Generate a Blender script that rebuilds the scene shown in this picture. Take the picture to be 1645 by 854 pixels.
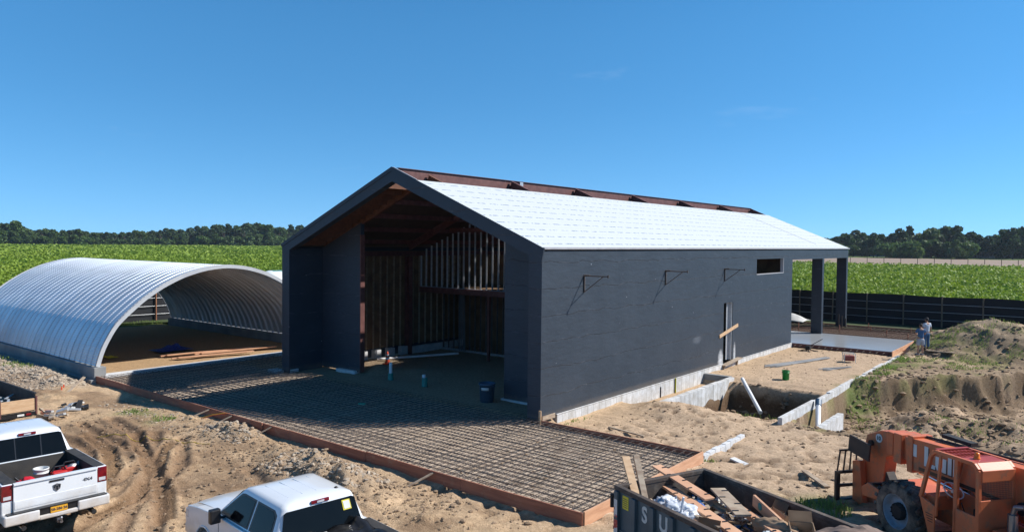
import bpy, bmesh, math, random
import numpy as np
from mathutils import Vector, Matrix, noise
rnd = random.Random(7)
for o in list(bpy.data.objects): bpy.data.objects.remove(o)
scene = bpy.context.scene
COL = scene.collection
PI = math.pi
rad = math.radians

# ------------------------------------------------------------------ camera
YAW, PITCH, ROLL = -0.6743, -0.0312, 0.0098
cam = bpy.data.cameras.new('camera'); cam_o = bpy.data.objects.new('camera', cam); COL.objects.link(cam_o)
fw = Vector((math.sin(YAW)*math.cos(PITCH), math.cos(YAW)*math.cos(PITCH), math.sin(PITCH)))
rt = Vector((math.cos(YAW), -math.sin(YAW), 0)); up = rt.cross(fw)
rr = math.cos(ROLL)*rt + math.sin(ROLL)*up; uu = -math.sin(ROLL)*rt + math.cos(ROLL)*up
mt = Matrix((rr, uu, -fw)).transposed().to_4x4(); mt.translation = Vector((14.979, -20.39, 6.091))
cam_o.matrix_world = mt
cam.sensor_width = 36; cam.lens = 25.877; cam.clip_start = 0.1; cam.clip_end = 6000
scene.camera = cam_o

# ------------------------------------------------------------------ world, sun, exposure
SUN_EL, SUN_AZ = rad(41.7), rad(44.6)          # azimuth from +Y towards +X
w = bpy.data.worlds.new('World'); scene.world = w; w.use_nodes = True
nt = w.node_tree; nt.nodes.clear()
out = nt.nodes.new('ShaderNodeOutputWorld'); bg = nt.nodes.new('ShaderNodeBackground'); sky = nt.nodes.new('ShaderNodeTexSky')
sky.sky_type = 'NISHITA'; sky.sun_disc = False; sky.sun_elevation = SUN_EL; sky.sun_rotation = SUN_AZ
sky.altitude = 0; sky.air_density = 0.5; sky.dust_density = 0.0; sky.ozone_density = 3.0
bg.inputs['Strength'].default_value = 0.124
# thin high cirrus wisps mixed over the sky by direction
tc = nt.nodes.new('ShaderNodeTexCoord'); mp = nt.nodes.new('ShaderNodeMapping'); mp.inputs['Scale'].default_value = (1.2, 3.0, 9.0); mp.inputs['Rotation'].default_value = (0.1, 0.15, 0.4)
nz = nt.nodes.new('ShaderNodeTexNoise'); nz.inputs['Scale'].default_value = 2.3; nz.inputs['Detail'].default_value = 9; nz.inputs['Roughness'].default_value = 0.62
rp = nt.nodes.new('ShaderNodeValToRGB'); rp.color_ramp.elements[0].position = 0.65; rp.color_ramp.elements[1].position = 0.92
rp.color_ramp.elements[1].color = (0.15, 0.15, 0.15, 1)
hs = nt.nodes.new('ShaderNodeHueSaturation'); hs.inputs['Saturation'].default_value = 1.25; hs.inputs['Hue'].default_value = 0.490; hs.inputs['Value'].default_value = 1.0
mx = nt.nodes.new('ShaderNodeMixRGB'); mx.inputs[2].default_value = (7.0, 7.4, 8.0, 1)
L = nt.links.new
# the sky a little flatter towards the horizon than the clear-air model
sp_ = nt.nodes.new('ShaderNodeSeparateXYZ'); cb_ = nt.nodes.new('ShaderNodeCombineXYZ'); cz = nt.nodes.new('ShaderNodeFloatCurve')
cv = cz.mapping.curves[0]; cv.points[0].location = (0.0, 0.06); cv.points[1].location = (1.0, 1.0); cv.points.new(0.17, 0.155); cv.points.new(0.33, 0.23); cz.mapping.update()
L(tc.outputs['Generated'], sp_.inputs[0]); L(sp_.outputs['X'], cb_.inputs[0]); L(sp_.outputs['Y'], cb_.inputs[1]); L(sp_.outputs['Z'], cz.inputs['Value']); L(cz.outputs[0], cb_.inputs[2]); L(cb_.outputs[0], sky.inputs['Vector'])
L(tc.outputs['Generated'], mp.inputs['Vector']); L(mp.outputs[0], nz.inputs['Vector']); L(nz.outputs['Fac'], rp.inputs[0]); L(rp.outputs[0], mx.inputs[0])
L(sky.outputs[0], hs.inputs['Color']); L(hs.outputs[0], mx.inputs[1]); L(mx.outputs[0], bg.inputs['Color']); L(bg.outputs[0], out.inputs['Surface'])
sun = bpy.data.lights.new('sun', 'SUN'); sun.energy = 5.0; sun.angle = rad(0.53); sun.color = (1.0, 0.955, 0.89)
sun_o = bpy.data.objects.new('sun', sun); COL.objects.link(sun_o)
sd = Vector((math.sin(SUN_AZ)*math.cos(SUN_EL), math.cos(SUN_AZ)*math.cos(SUN_EL), math.sin(SUN_EL)))
sun_o.rotation_euler = sd.to_track_quat('Z', 'Y').to_euler(); sun_o.location = (20, 20, 40)
scene.view_settings.view_transform = 'Standard'; scene.view_settings.look = 'None'
scene.view_settings.exposure = 0.38; scene.view_settings.gamma = 1.0; scene.view_settings.use_curve_mapping = False
scene.render.resolution_x = 1024; scene.render.resolution_y = 531

# ------------------------------------------------------------------ materials
def newmat(name):
    m = bpy.data.materials.new(name); m.use_nodes = True
    return m, m.node_tree, m.node_tree.nodes['Principled BSDF']
def N(nt, t, **kw):
    n = nt.nodes.new('ShaderNode'+t)
    for k, v in kw.items():
        if k in n.inputs: n.inputs[k].default_value = v
        else: setattr(n, k, v)
    return n
def mat(name, col, rough=0.7, col2=None, scale=3.0, bump=0.0, bscale=20.0, metal=0.0, spec=0.5, coat=0.0, detail=6.0, lo=0.35, hi=0.65, stretch=(1,1,1), dirt=None, dscale=1.2, dlo=0.5, dhi=0.75):
    m, nt, b = newmat(name)
    b.inputs['Roughness'].default_value = rough; b.inputs['Metallic'].default_value = metal
    b.inputs['Specular IOR Level'].default_value = spec; b.inputs['Coat Weight'].default_value = coat; b.inputs['Coat Roughness'].default_value = 0.08
    tc = N(nt, 'TexCoord'); mp = N(nt, 'Mapping'); mp.inputs['Scale'].default_value = stretch
    nt.links.new(tc.outputs['Object'], mp.inputs['Vector'])
    c = col if len(col) == 4 else (*col, 1)
    if col2 is None: col2 = tuple(x*0.8 for x in col[:3])
    n1 = N(nt, 'TexNoise', Scale=scale, Detail=detail); nt.links.new(mp.outputs[0], n1.inputs['Vector'])
    r = N(nt, 'ValToRGB'); r.color_ramp.elements[0].position = lo; r.color_ramp.elements[1].position = hi
    r.color_ramp.elements[0].color = (*col2[:3], 1); r.color_ramp.elements[1].color = c
    nt.links.new(n1.outputs['Fac'], r.inputs[0]); last = r.outputs[0]
    if dirt:
        n3 = N(nt, 'TexNoise', Scale=dscale, Detail=8.0, Roughness=0.7); nt.links.new(tc.outputs['Object'], n3.inputs['Vector'])
        r3 = N(nt, 'ValToRGB'); r3.color_ramp.elements[0].position = dlo; r3.color_ramp.elements[1].position = dhi
        nt.links.new(n3.outputs['Fac'], r3.inputs[0])
        mx = N(nt, 'MixRGB'); mx.inputs[2].default_value = (*dirt[:3], 1)
        nt.links.new(r3.outputs[0], mx.inputs[0]); nt.links.new(last, mx.inputs[1]); last = mx.outputs[0]
    nt.links.new(last, b.inputs['Base Color'])
    if bump > 0:
        n2 = N(nt, 'TexNoise', Scale=bscale, Detail=5.0); nt.links.new(mp.outputs[0], n2.inputs['Vector'])
        bp = N(nt, 'Bump', Strength=min(1.0, bump), Distance=0.02); nt.links.new(n2.outputs['Fac'], bp.inputs['Height']); nt.links.new(bp.outputs[0], b.inputs['Normal'])
    return m
M = {}
M['frame_black'] = mat('membrane_shade', (0.012, 0.022, 0.034), 0.6, (0.009, 0.016, 0.026), 1.5, 0.2, 6)
M['steel_red'] = mat('primer_red_steel', (0.16, 0.065, 0.055), 0.6, (0.11, 0.04, 0.035), 4, 0.15, 30)
M['purlin'] = mat('painted_purlin', (0.17, 0.07, 0.038), 0.7, (0.11, 0.045, 0.028), 4, 0.1, 30)
M['galv'] = mat('galvanised_stud', (0.60, 0.61, 0.62), 0.4, (0.48, 0.49, 0.51), 8, 0.1, 30, metal=0.4)
M['stud_shaded'] = mat('shaded_stud', (0.16, 0.14, 0.13), 0.7, (0.10, 0.09, 0.085), 8)  # darkened stud metal: the gloom below the mezzanine is put into its colour
M['galv_pale'] = mat('galvanised_sheet', (0.62, 0.63, 0.64), 0.4, (0.5, 0.52, 0.54), 5, 0.1, 20, metal=0.5)
M['plywood'] = mat('plywood', (0.20, 0.12, 0.06), 0.8, (0.13, 0.075, 0.04), 2.2, 0.1, 30)
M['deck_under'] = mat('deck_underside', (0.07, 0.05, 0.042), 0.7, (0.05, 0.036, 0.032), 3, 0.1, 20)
M['block'] = mat('concrete_block', (0.66, 0.67, 0.68), 0.85, (0.50, 0.51, 0.52), 2.5, 0.35, 40, dirt=(0.42, 0.34, 0.26), dscale=2.5, dlo=0.55, dhi=0.8)
M['concrete'] = mat('cast_concrete', (0.50, 0.50, 0.48), 0.85, (0.38, 0.38, 0.37), 1.6, 0.3, 40, dirt=(0.35, 0.28, 0.2), dscale=1.5)
M['concrete_grey'] = mat('grey_concrete', (0.27, 0.28, 0.28), 0.85, (0.2, 0.205, 0.21), 1.2, 0.3, 40, dirt=(0.36, 0.29, 0.21), dscale=1.2, dlo=.58)
M['form_wood'] = mat('form_board_red', (0.36, 0.15, 0.09), 0.75, (0.24, 0.095, 0.06), 1.2, 0.3, 30, stretch=(0.8, 0.8, 9), dirt=(0.38, 0.27, 0.18), dscale=2.2, dlo=.55, dhi=.8)
M['pine'] = mat('new_pine', (0.62, 0.42, 0.25), 0.7, (0.50, 0.31, 0.17), 2, 0.2, 30, stretch=(2, 2, 10))
M['pine_pink'] = mat('form_board_pale', (0.62, 0.36, 0.22), 0.7, (0.5, 0.26, 0.15), 1.6, 0.2, 30, stretch=(1, 1, 7))
M['old_wood'] = mat('old_wood', (0.42, 0.34, 0.25), 0.8, (0.28, 0.2, 0.14), 2, 0.3, 30, stretch=(2, 2, 8))
M['rebar'] = mat('rusty_rebar', (0.13, 0.098, 0.080), 0.7, (0.075, 0.062, 0.055), 1.3)
M['black'] = mat('black_rubber', (0.02, 0.02, 0.022), 0.75, (0.012, 0.012, 0.013), 5, 0.1, 30)
M['black_gloss'] = mat('black_plastic', (0.018, 0.018, 0.02), 0.35)
M['white_pipe'] = mat('white_pvc', (0.82, 0.83, 0.85), 0.35, (0.74, 0.75, 0.77), 3)
M['teal'] = mat('teal_plastic', (0.02, 0.25, 0.22), 0.45)
M['blue_plastic'] = mat('blue_grey_plastic', (0.07, 0.13, 0.20), 0.45, (0.05, 0.1, 0.16))
M['green_plastic'] = mat('green_plastic', (0.01, 0.28, 0.06), 0.4, (0.01, 0.22, 0.05))
M['orange'] = mat('orange_cone', (0.75, 0.08, 0.02), 0.5)
M['tarp_blue'] = mat('blue_tarp', (0.01, 0.05, 0.28), 0.45)
M['dirt_heap'] = mat('dirt', (0.40, 0.29, 0.19), 0.95, (0.26, 0.18, 0.11), 3, 0.6, 30)

# ------------------------------------------------------------------ mesh builder
class MB:
    def __init__(s): s.v = []; s.f = []; s.mi = []; s.sm = []
    def add(s, vs, fs, mi=0, smooth=False, X=None):
        b = len(s.v)
        for p in vs: s.v.append(tuple(X @ Vector(p)) if X is not None else tuple(p))
        for f in fs: s.f.append(tuple(i+b for i in f)); s.mi.append(mi); s.sm.append(smooth)
    def box(s, x0, x1, y0, y1, z0, z1, mi=0, X=None):
        v = [(x0,y0,z0),(x1,y0,z0),(x1,y1,z0),(x0,y1,z0),(x0,y0,z1),(x1,y0,z1),(x1,y1,z1),(x0,y1,z1)]
        s.add(v, [(0,3,2,1),(4,5,6,7),(0,1,5,4),(1,2,6,5),(2,3,7,6),(3,0,4,7)], mi, False, X)
    def cbox(s, c, d, mi=0, rz=0, rx=0, ry=0):
        X = Matrix.Translation(c) @ Matrix.Rotation(rz, 4, 'Z') @ Matrix.Rotation(ry, 4, 'Y') @ Matrix.Rotation(rx, 4, 'X')
        s.box(-d[0]/2, d[0]/2, -d[1]/2, d[1]/2, -d[2]/2, d[2]/2, mi, X)
    def beam(s, p, q, w, h, mi=0, upv=(0,0,1)):
        p = Vector(p); q = Vector(q); d = q-p; l = d.length; d.normalize()
        u = Vector(upv); r = d.cross(u)
        if r.length < 1e-4: r = d.cross(Vector((1,0,0)))
        r.normalize(); u = r.cross(d)
        X = Matrix((r, d, u)).transposed().to_4x4(); X.translation = p
        s.box(-w/2, w/2, 0, l, -h/2, h/2, mi, X)
    def tube(s, p, q, r, n=8, mi=0, r2=None, caps=True, smooth=True):
        p = Vector(p); q = Vector(q); d = (q-p).normalized(); a = d.orthogonal().normalized(); b = d.cross(a)
        r2 = r if r2 is None else r2
        v = []
        for c, R_ in ((p, r), (q, r2)):
            for i in range(n):
                t = 2*PI*i/n; v.append(c + (a*math.cos(t)+b*math.sin(t))*R_)
        s.add(v, [(i, (i+1) % n, n+(i+1) % n, n+i) for i in range(n)], mi, smooth)
        if caps: s.add(v, [tuple(range(n-1, -1, -1)), tuple(range(n, 2*n))], mi)
    def pipe(s, pts, r, n=8, mi=0):
        for a, b in zip(pts, pts[1:]): s.tube(a, b, r, n, mi)
    def prism(s, poly, X, d0, d1, mi=0):           # poly in local xy, extruded along local z, X places it
        n = len(poly); v = [(x, y, d0) for x, y in poly]+[(x, y, d1) for x, y in poly]
        s.add(v, [tuple(range(n-1, -1, -1)), tuple(range(n, 2*n))]+[(i, (i+1) % n, n+(i+1) % n, n+i) for i in range(n)], mi, False, X)
    def lathe(s, prof, X=None, n=24, mi=0, smooth=True):      # prof: (r, z)
        v = []
        for r, z in prof:
            for i in range(n): t = 2*PI*i/n; v.append((r*math.cos(t), r*math.sin(t), z))
        f = []
        for k in range(len(prof)-1):
            for i in range(n): f.append((k*n+i, k*n+(i+1) % n, (k+1)*n+(i+1) % n, (k+1)*n+i))
        s.add(v, f, mi, smooth, X)
    def grid(s, fn, nu, nv, mi=0, smooth=True, X=None):
        v = [fn(i/nu, j/nv) for j in range(nv+1) for i in range(nu+1)]
        f = [(j*(nu+1)+i, j*(nu+1)+i+1, (j+1)*(nu+1)+i+1, (j+1)*(nu+1)+i) for j in range(nv) for i in range(nu)]
        s.add(v, f, mi, smooth, X)
    def build(s, name, mats, parent=None, bevel=0, loc=None, rz=0, solid=0):
        me = bpy.data.meshes.new(name); me.from_pydata(s.v, [], s.f)
        mats = mats if isinstance(mats, (list, tuple)) else [mats]
        for m in mats: me.materials.append(m)
        me.polygons.foreach_set('material_index', s.mi); me.polygons.foreach_set('use_smooth', s.sm); me.update()
        o = bpy.data.objects.new(name, me); COL.objects.link(o)
        if parent: o.parent = parent
        if loc is not None: o.location = loc
        o.rotation_euler[2] += rz
        if solid:
            md = o.modifiers.new('solid', 'SOLIDIFY'); md.thickness = solid; md.offset = 0
        if bevel:
            md = o.modifiers.new('bevel', 'BEVEL'); md.width = bevel; md.segments = 2; md.limit_method = 'ANGLE'; md.angle_limit = rad(35)
            md.harden_normals = False
        return o
def tag(o, label=None, cat=None, group=None, kind=None):
    if label: o['label'] = label
    if cat: o['category'] = cat
    if group: o['group'] = group
    if kind: o['kind'] = kind
    return o
def thing(name, label, cat, loc=(0,0,0), rz=0, group=None):
    o = bpy.data.objects.new(name, None); COL.objects.link(o); o.empty_display_size = 0.3
    o.location = loc; o.rotation_euler = (0, 0, rz); return tag(o, label, cat, group)
def one(mb, name, mats, label, cat, group=None, loc=None, rz=0, bevel=0, kind=None, solid=0):
    return tag(mb.build(name, mats, None, bevel, loc, rz, solid), label, cat, group, kind)
def copy_tree(o, parent=None):
    c = o.copy(); COL.objects.link(c); c.parent = parent
    for ch in [x for x in bpy.data.objects if x.parent == o]: copy_tree(ch, c)
    return c
def text_mesh(txt, size, X, extrude=0.004, bold=False, sx=1.0):
    cu = bpy.data.curves.new('txt', 'FONT'); cu.body = txt; cu.size = size; cu.extrude = extrude; cu.align_x = 'CENTER'; cu.align_y = 'CENTER'
    if bold: cu.offset = size*0.03
    t = bpy.data.objects.new('txt', cu); COL.objects.link(t)
    bpy.context.view_layer.update(); dg = bpy.context.evaluated_depsgraph_get()
    me = bpy.data.meshes.new_from_object(t.evaluated_get(dg)); bpy.data.objects.remove(t)
    vs = [tuple(v.co) for v in me.vertices]; fs = [tuple(p.vertices) for p in me.polygons]
    vs = [(x*sx, y, z) for x, y, z in vs]
    mb = MB(); mb.add(vs, fs, 0, False, X); return mb
YZ = Matrix(((0,0,1,0),(1,0,0,0),(0,1,0,0),(0,0,0,1)))   # local (a,b,d) -> (x=d, y=a, z=b)
XZ = Matrix(((1,0,0,0),(0,0,-1,0),(0,1,0,0),(0,0,0,1)))  # local (a,b,d) -> (x=a, y=-d, z=b)

# ------------------------------------------------------------------ numpy noise
def _hash(ix, iy, s):
    h = (ix.astype(np.int64)*374761393 + iy.astype(np.int64)*668265263 + s*2147483647) & 0xffffffff
    h = ((h ^ (h >> 13))*1274126177) & 0xffffffff; h = h ^ (h >> 16)
    return (h & 0xffffff)/float(0xffffff)
def vnoise(x, y, s=0):
    ix = np.floor(x); iy = np.floor(y); fx = x-ix; fy = y-iy; fx = fx*fx*(3-2*fx); fy = fy*fy*(3-2*fy)
    a = _hash(ix, iy, s); b = _hash(ix+1, iy, s); c = _hash(ix, iy+1, s); d = _hash(ix+1, iy+1, s)
    return a+(b-a)*fx+(c-a)*fy+(a-b-c+d)*fx*fy
def fbm(x, y, oct=5, s=0, gain=0.5):
    t = np.zeros_like(x); a = 1; n = 0
    for k in range(oct): t += a*(vnoise(x*2**k+k*17.3, y*2**k-k*9.1, s+k)-0.5)*2; n += a; a *= gain
    return t/n
def sst(a, b, x): t = np.clip((x-a)/(b-a), 0, 1); return t*t*(3-2*t)

# ------------------------------------------------------------------ ground sheet
def axis(a, b, segs, far=3200):
    pts = []
    for x0, x1, st in segs: pts += list(np.arange(x0, x1-1e-6, st))
    pts.append(segs[-1][1]); lo = pts[0]; hi = pts[-1]; st = segs[0][2]; L_ = []
    x = lo
    while x > -far: st *= 1.35; x -= st; L_.append(x)
    st = segs[-1][2]; H_ = []; x = hi
    while x < far: st *= 1.35; x += st; H_.append(x)
    return np.array(L_[::-1]+pts+H_)
gx = axis(0, 0, [(-46, -28, .3), (-28, -20.3, .14), (-20.3, -11, .1), (-11, -1.5, .05), (-1.5, 12, .1), (12, 18, .12), (18, 24, .3)])
gy = axis(0, 0, [(-22, -16, .2), (-16, -13.4, .1), (-13.4, -8.6, .05), (-8.6, 8, .1), (8, 20, .12), (20, 32, .14), (32, 47, .25)])
X_, Y_ = np.meshgrid(gx, gy)
def blob(x, y, cx, cy, r, h, p=2.0, ex=1.0):
    d = np.sqrt(((x-cx)/ex)**2+(y-cy)**2)/r; return h*np.exp(-d**p)
def boxm(x, y, x0, x1, y0, y1, e=0.15):
    return sst(x0-e, x0+e, x)*(1-sst(x1-e, x1+e, x))*sst(y0-e, y0+e, y)*(1-sst(y1-e, y1+e, y))
def segd(x, y, a, b):
    ax, ay = a; bx, by = b; dx, dy = bx-ax, by-ay; t = np.clip(((x-ax)*dx+(y-ay)*dy)/(dx*dx+dy*dy), 0, 1)
    return np.hypot(x-ax-t*dx, y-ay-t*dy), t
TRACKS = [[(-12.5,-8.9),(-10.4,-9.2),(-8.2,-9.7),(-5.6,-10.6),(-2.5,-12.0),(1,-14)], [(-12.5,-9.9),(-9.5,-10.2),(-7.0,-10.1),(-4.2,-11.6),(-1.2,-13.6)],
          [(-9.2,-8.9),(-6.9,-10.0),(-5.2,-11.8),(-4.2,-13.8)], [(-8.0,-8.6),(-5.3,-10.0),(-3.4,-11.9),(-2.6,-14)], [(-14,-11.2),(-9,-11.0),(-5,-12.6),(-2,-15)],
          [(3,-1.5),(7,1.0),(9.5,3.2),(14,4.2)], [(4.5,-2.6),(8,-.1),(11,1.9),(16,2.6)], [(-3.5,-9.0),(-1.5,-9.6),(1.5,-9.9),(4,-11)]]
def track_d(x, y):
    best = np.full(x.shape, 9.0)
    for tr in TRACKS:
        for a, b in zip(tr, tr[1:]):
            d, t = segd(x, y, a, b); best = np.minimum(best, np.where(d < best, d, best))
    return best
BANDS = [[(-9.6,-9.3),(-8.9,-9.6),(-5.8,-10.6),(-3.2,-11.5),(-1.6,-12.3)], [(-7.6,-9.2),(-6.9,-9.8),(-5.9,-10.4),(-4.8,-11.1),(-3.8,-12.0),(-3.2,-13.2)], [(-10.6,-10.4),(-8.4,-10.7),(-6.4,-11.4),(-4.6,-12.6)]]
def band_d(x, y):
    best = np.full(x.shape, 9.0); along = np.zeros(x.shape)
    for tr in BANDS:
        s = 0
        for a, b in zip(tr, tr[1:]):
            L_ = math.hypot(b[0]-a[0], b[1]-a[1]); d, t = segd(x, y, a, b); k = d < best; best = np.where(k, d, best); along = np.where(k, s+t*L_, along); s += L_
    return best, along
def height(x, y):
    n1 = fbm(x/2.2, y/2.2, 4, 1); n2 = fbm(x/.5, y/.5, 3, 5); n3 = fbm(x/.22, y/.22, 2, 9)
    near = (np.abs(x) < 50) & (y > -25) & (y < 50)
    h = np.full(x.shape, -0.32)+np.where(near, .06*n1+.045*n2+.02*n3, 0)
    wx = x+.5*fbm(x/1.3, y/1.3, 3, 21); wy = y+.5*fbm(x/1.3, y/1.3, 3, 31)
    # rough broken soil between the ruts in front
    rough = sst(.05, .5, fbm(x/2.6+4, y/2.6, 3, 41))*boxm(x, y, -22, 16, -17, -6.9, .4)
    h += rough*(.05*np.abs(fbm(x/.35, y/.35, 4, 51))-.02)
    # pock-marked sand on the right
    pk = boxm(x, y, 1.0, 16, -8, 8, 1.0)
    h += pk*(-.20*np.clip(fbm(x/.26, y/.34, 2, 61)-.10, 0, 1)+.05*np.clip(fbm(x/.34, y/.5, 3, 63)-.1, 0, 1))
    # spoil heaps along the form
    for cx, cy, r, hh in ((-7.6,-7.25,.8,.2),(-6.7,-7.3,.5,.16),(-2.6,-7.8,.8,.26),(-1.3,-7.85,.7,.2),(-.4,-8.3,.8,.3),(.6,-8.7,.9,.2),(-9.6,-7.6,.6,.14),(-3.9,-7.5,.5,.14),(3.4,-8.4,.7,.12)):
        g = blob(x, y, cx, cy, r, 1, 2.2, 1.5); h += g*(hh*(.6+.7*np.abs(n2)*2)+.12*np.abs(fbm(x/.17, y/.17, 3, 71)))
    # rubble bank beside the hut footing
    g = boxm(wx, wy, -34, -19.2, -8.3, -6.9, .5); h += g*(.18+.2*np.abs(fbm(x/.4, y/.4, 4, 81)))
    g = blob(x, y, -22.6, -9.0, 1.6, 1, 2.2, 1.6); h += g*(.25+.22*np.abs(fbm(x/.35, y/.35, 4, 83)))
    g = blob(x, y, -18.3, -8.9, 1.1, 1, 2.2, 1.8); h += g*(.12+.15*np.abs(n2))
    # tyre bands with tread
    tb, ta = band_d(x, y); inb = 1-sst(.17, .23, tb)
    h += -inb*(.05+.03*sst(.0, .3, np.sin(ta*2*PI/.17+np.abs(tb)*14)))+.045*np.exp(-((tb-.30)/.07)**2)
    # ruts
    td = track_d(x, y)
    h += -.075*np.exp(-(td/.17)**4)+.04*np.exp(-((td-.3)/.12)**2)
    # slab pad, floors
    m = boxm(x, y, -20, 5.95, -6.38, .2, .06); h = h*(1-m)+m*(-.17+.012*n2)
    m = boxm(x, y, -15.3, -.02, 0.1, 26.6, .08); fl = -.10+.03*n1+.025*n2+blob(x, y, -11.9, 3.1, .7, .3)+blob(x, y, -3.9, 2.2, 1.0, .06)+blob(x, y, -10.2, 4.4, 1.1, .12)
    h = h*(1-m)+m*fl
    m = boxm(x, y, -60, -20.1, -6.0, 5.8, .1); h = h*(1-m)+m*(-.10+.03*n1+.02*n2)
    m = boxm(x, y, -19.9, -15.3, .2, 42, .3); h = h*(1-m)+m*(-.16+.03*n1+.02*n2)
    # right of the wall
    h += blob(x, y, 3.3, 5.2, 1.3, .32, 2.4, 1.3)+blob(x, y, 1.7, 5.2, 1.0, .22)
    m = boxm(x, y, -.1, 1.38, 5.6, 13.3, .12); h = h*(1-m)+m*(-.62+.03*n2)
    m = boxm(x, y, -.1, 6.12, 13.4, 26.5, .25); h = h*(1-m)+m*(-.22+.04*n1+.03*n2+.02*n3)
    pm = boxm(wx*.5+x*.5, wy*.6+y*.4, 1.65, 6.1, 6.9, 12.7, .3); pm = np.where((x > 1.55) & (x < 6.15), pm, 0)
    h = h*(1-pm)+pm*(-1.55+.2*n1+.12*n2+.06*n3); 
    # excavation on the far right, with a bank behind it
    c = y-(15.4+(x-6.5)*1.25)+1.1*fbm(x/1.6, y/1.6, 4, 91)
    low = -1.55+.32*n1+.12*n2+.75*np.exp(-((y-13.0-.25*(x-8))/1.1)**2)*sst(7, 9.5, x)+blob(x, y, 13.4, 9.6, 2.0, 1.15)+blob(x, y, 11.4, 8.0, .9, .35)
    upl = -.06+.08*sst(16, 26, y)+.10*n1+.06*n2
    bank = low+(upl-low)*(.3*sst(-2.2, .1, c)+.7*sst(-.75, -.05, c))
    bank += (.34*np.abs(fbm(x/.55, y/1.4, 4, 95))+.16*fbm(x/.2, y/.4, 3, 99))*np.exp(-((c+.7)/.9)**2)+.12*np.abs(fbm(x/.7, y/.7, 4, 97))*(c < .6)+.07*np.abs(fbm(x/.25, y/.25, 2, 98))*(c < .3)
    em = sst(6.28, 6.45, x)*sst(6.2, 8.6, wy)*(1-sst(41, 44, y))*(1-sst(30, 40, x))
    h = h*(1-em)+em*bank
    d = np.hypot((x-10.3)/1.1, y-29.8)*(1+.10*fbm(x/1.4, y/1.4, 3, 181)); cone = np.clip(1-d/4.6, 0, 1)
    h += 2.42*cone**1.12+np.where(cone > 0, .10*n2+.06*n3, 0)*(cone > .02)-blob(x, y, 10.3, 29.8, 1.0, .42)
    h += blob(x, y, 14.5, 27, 2.5, .6)
    m = boxm(x, y, -15.4, 5.9, 26.6, 39.5, .1); h = h*(1-m)+m*(-.2)
    return h
def ground_color(x, y, h):
    def mixc(c, col, a): return c*(1-a[..., None])+np.array(col)*a[..., None]
    n1 = fbm(x/3.1+7, y/3.1, 4, 101); n2 = fbm(x/.8, y/.8, 4, 111); n3 = fbm(x/.25, y/.25, 3, 121)
    c = np.zeros(x.shape+(3,))+np.array((.60, .435, .275))
    c *= (1+.13*n1+.12*n2+.10*n3)[..., None]
    rt_ = sst(-1, 3, x)*sst(-8, -5, y); c = mixc(c, (.60, .455, .325), rt_*.7)*(1+.10*n3*rt_)[..., None]
    wx = x+1.2*fbm(x/1.5, y/1.5, 4, 131); wy = y+.9*fbm(x/1.5, y/1.5, 4, 141)
    front = boxm(wx, wy, -24, 4, -18, -7.0, .8)
    a = front*sst(-.02, .28, fbm(x/1.9, y/1.3, 5, 151)); c = mixc(c, (.33, .225, .14), a*.85)
    a = front*sst(.05, .35, fbm(x/.5, y/.35, 4, 155)); c = mixc(c, (.30, .205, .13), a*.5)
    tb, ta = band_d(x, y); c = mixc(c, (.25, .155, .085), (1-sst(.16, .26, tb))*.85)
    td = track_d(x, y); c = mixc(c, (.30, .195, .12), np.exp(-(td/.24)**4)*.75*(y < -5)); c = mixc(c, (.36, .26, .17), np.exp(-(td/.24)**4)*.35*(y > -5))
    for cx, cy, r in ((-7.4,-7.3,1.0),(-2.2,-7.9,1.3),(-.3,-8.4,1.1)): c = mixc(c, (.40, .31, .22), blob(x, y, cx, cy, r, .8, 2.2, 1.4))
    c = mixc(c, (.20, .13, .08), blob(wx, wy, -3.2, -10.2, 1.3, .7)); c = mixc(c, (.22, .14, .085), blob(wx, wy, -10.4, -10.3, 1.4, .75, 2, 1.5))
    g = boxm(wx, wy, -36, -18.8, -9.2, -6.7, .6); c = mixc(c, (.47, .40, .32), g*.8*sst(-.4, .2, n2)); c = mixc(c, (.17, .11, .07), blob(wx, wy, -22.0, -9.2, 1.3, .7, 2, 1.8))
    c = mixc(c, (.58, .47, .37), blob(wx, wy, -24.5, -9.8, 1.2, .8, 2, 2))
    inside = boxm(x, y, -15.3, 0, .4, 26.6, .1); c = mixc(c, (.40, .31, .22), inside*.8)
    pad = boxm(x, y, -20, 6, -6.4, .1, .1); c = mixc(c, (.60, .50, .40), pad*.9)
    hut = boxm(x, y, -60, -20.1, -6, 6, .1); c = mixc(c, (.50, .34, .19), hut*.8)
    # pit darker with depth, bank faces and hollow darker brown
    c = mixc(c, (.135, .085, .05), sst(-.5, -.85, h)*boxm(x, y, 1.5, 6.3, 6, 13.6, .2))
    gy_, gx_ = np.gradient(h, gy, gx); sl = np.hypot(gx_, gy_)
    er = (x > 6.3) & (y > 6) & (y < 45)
    a = er*sst(.25, .8, sl)*sst(-.3, .2, n2); c = mixc(c, (.135, .09, .055), a*.95); a = er*np.exp(-((y-(15.4+(x-6.5)*1.25)+.8)/.9)**2)*sst(-.4, .3, n1+.4); c = mixc(c, (.15, .10, .06), a*.75)  # brown earth, with the shade of the steep faces painted into it
    a = er*sst(-.25, .3, fbm(x/2.3, y/1.7, 4, 161)); c = mixc(c, (.27, .20, .125), a*.75)
    c = mixc(c, (.17, .11, .07), blob(x, y, 9.7, 8.4, 1.5, .85))
    c = mixc(c, (.16, .105, .065), pk_m(x, y)*sst(.15, .45, fbm(x/.26, y/.34, 2, 61)))  # shade inside the sand dimples painted in, following the relief noise
    gr = (er | ((y > 39.6) & (y < 46)) | ((x < -38.4) & (x > -44)))*1.0
    a = gr*sst(.02, .25, fbm(x/1.2+3, y/1.2, 4, 171))*sst(-.9, -.3, h); c = mixc(c, (.26, .25, .10), a*.6)
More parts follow.
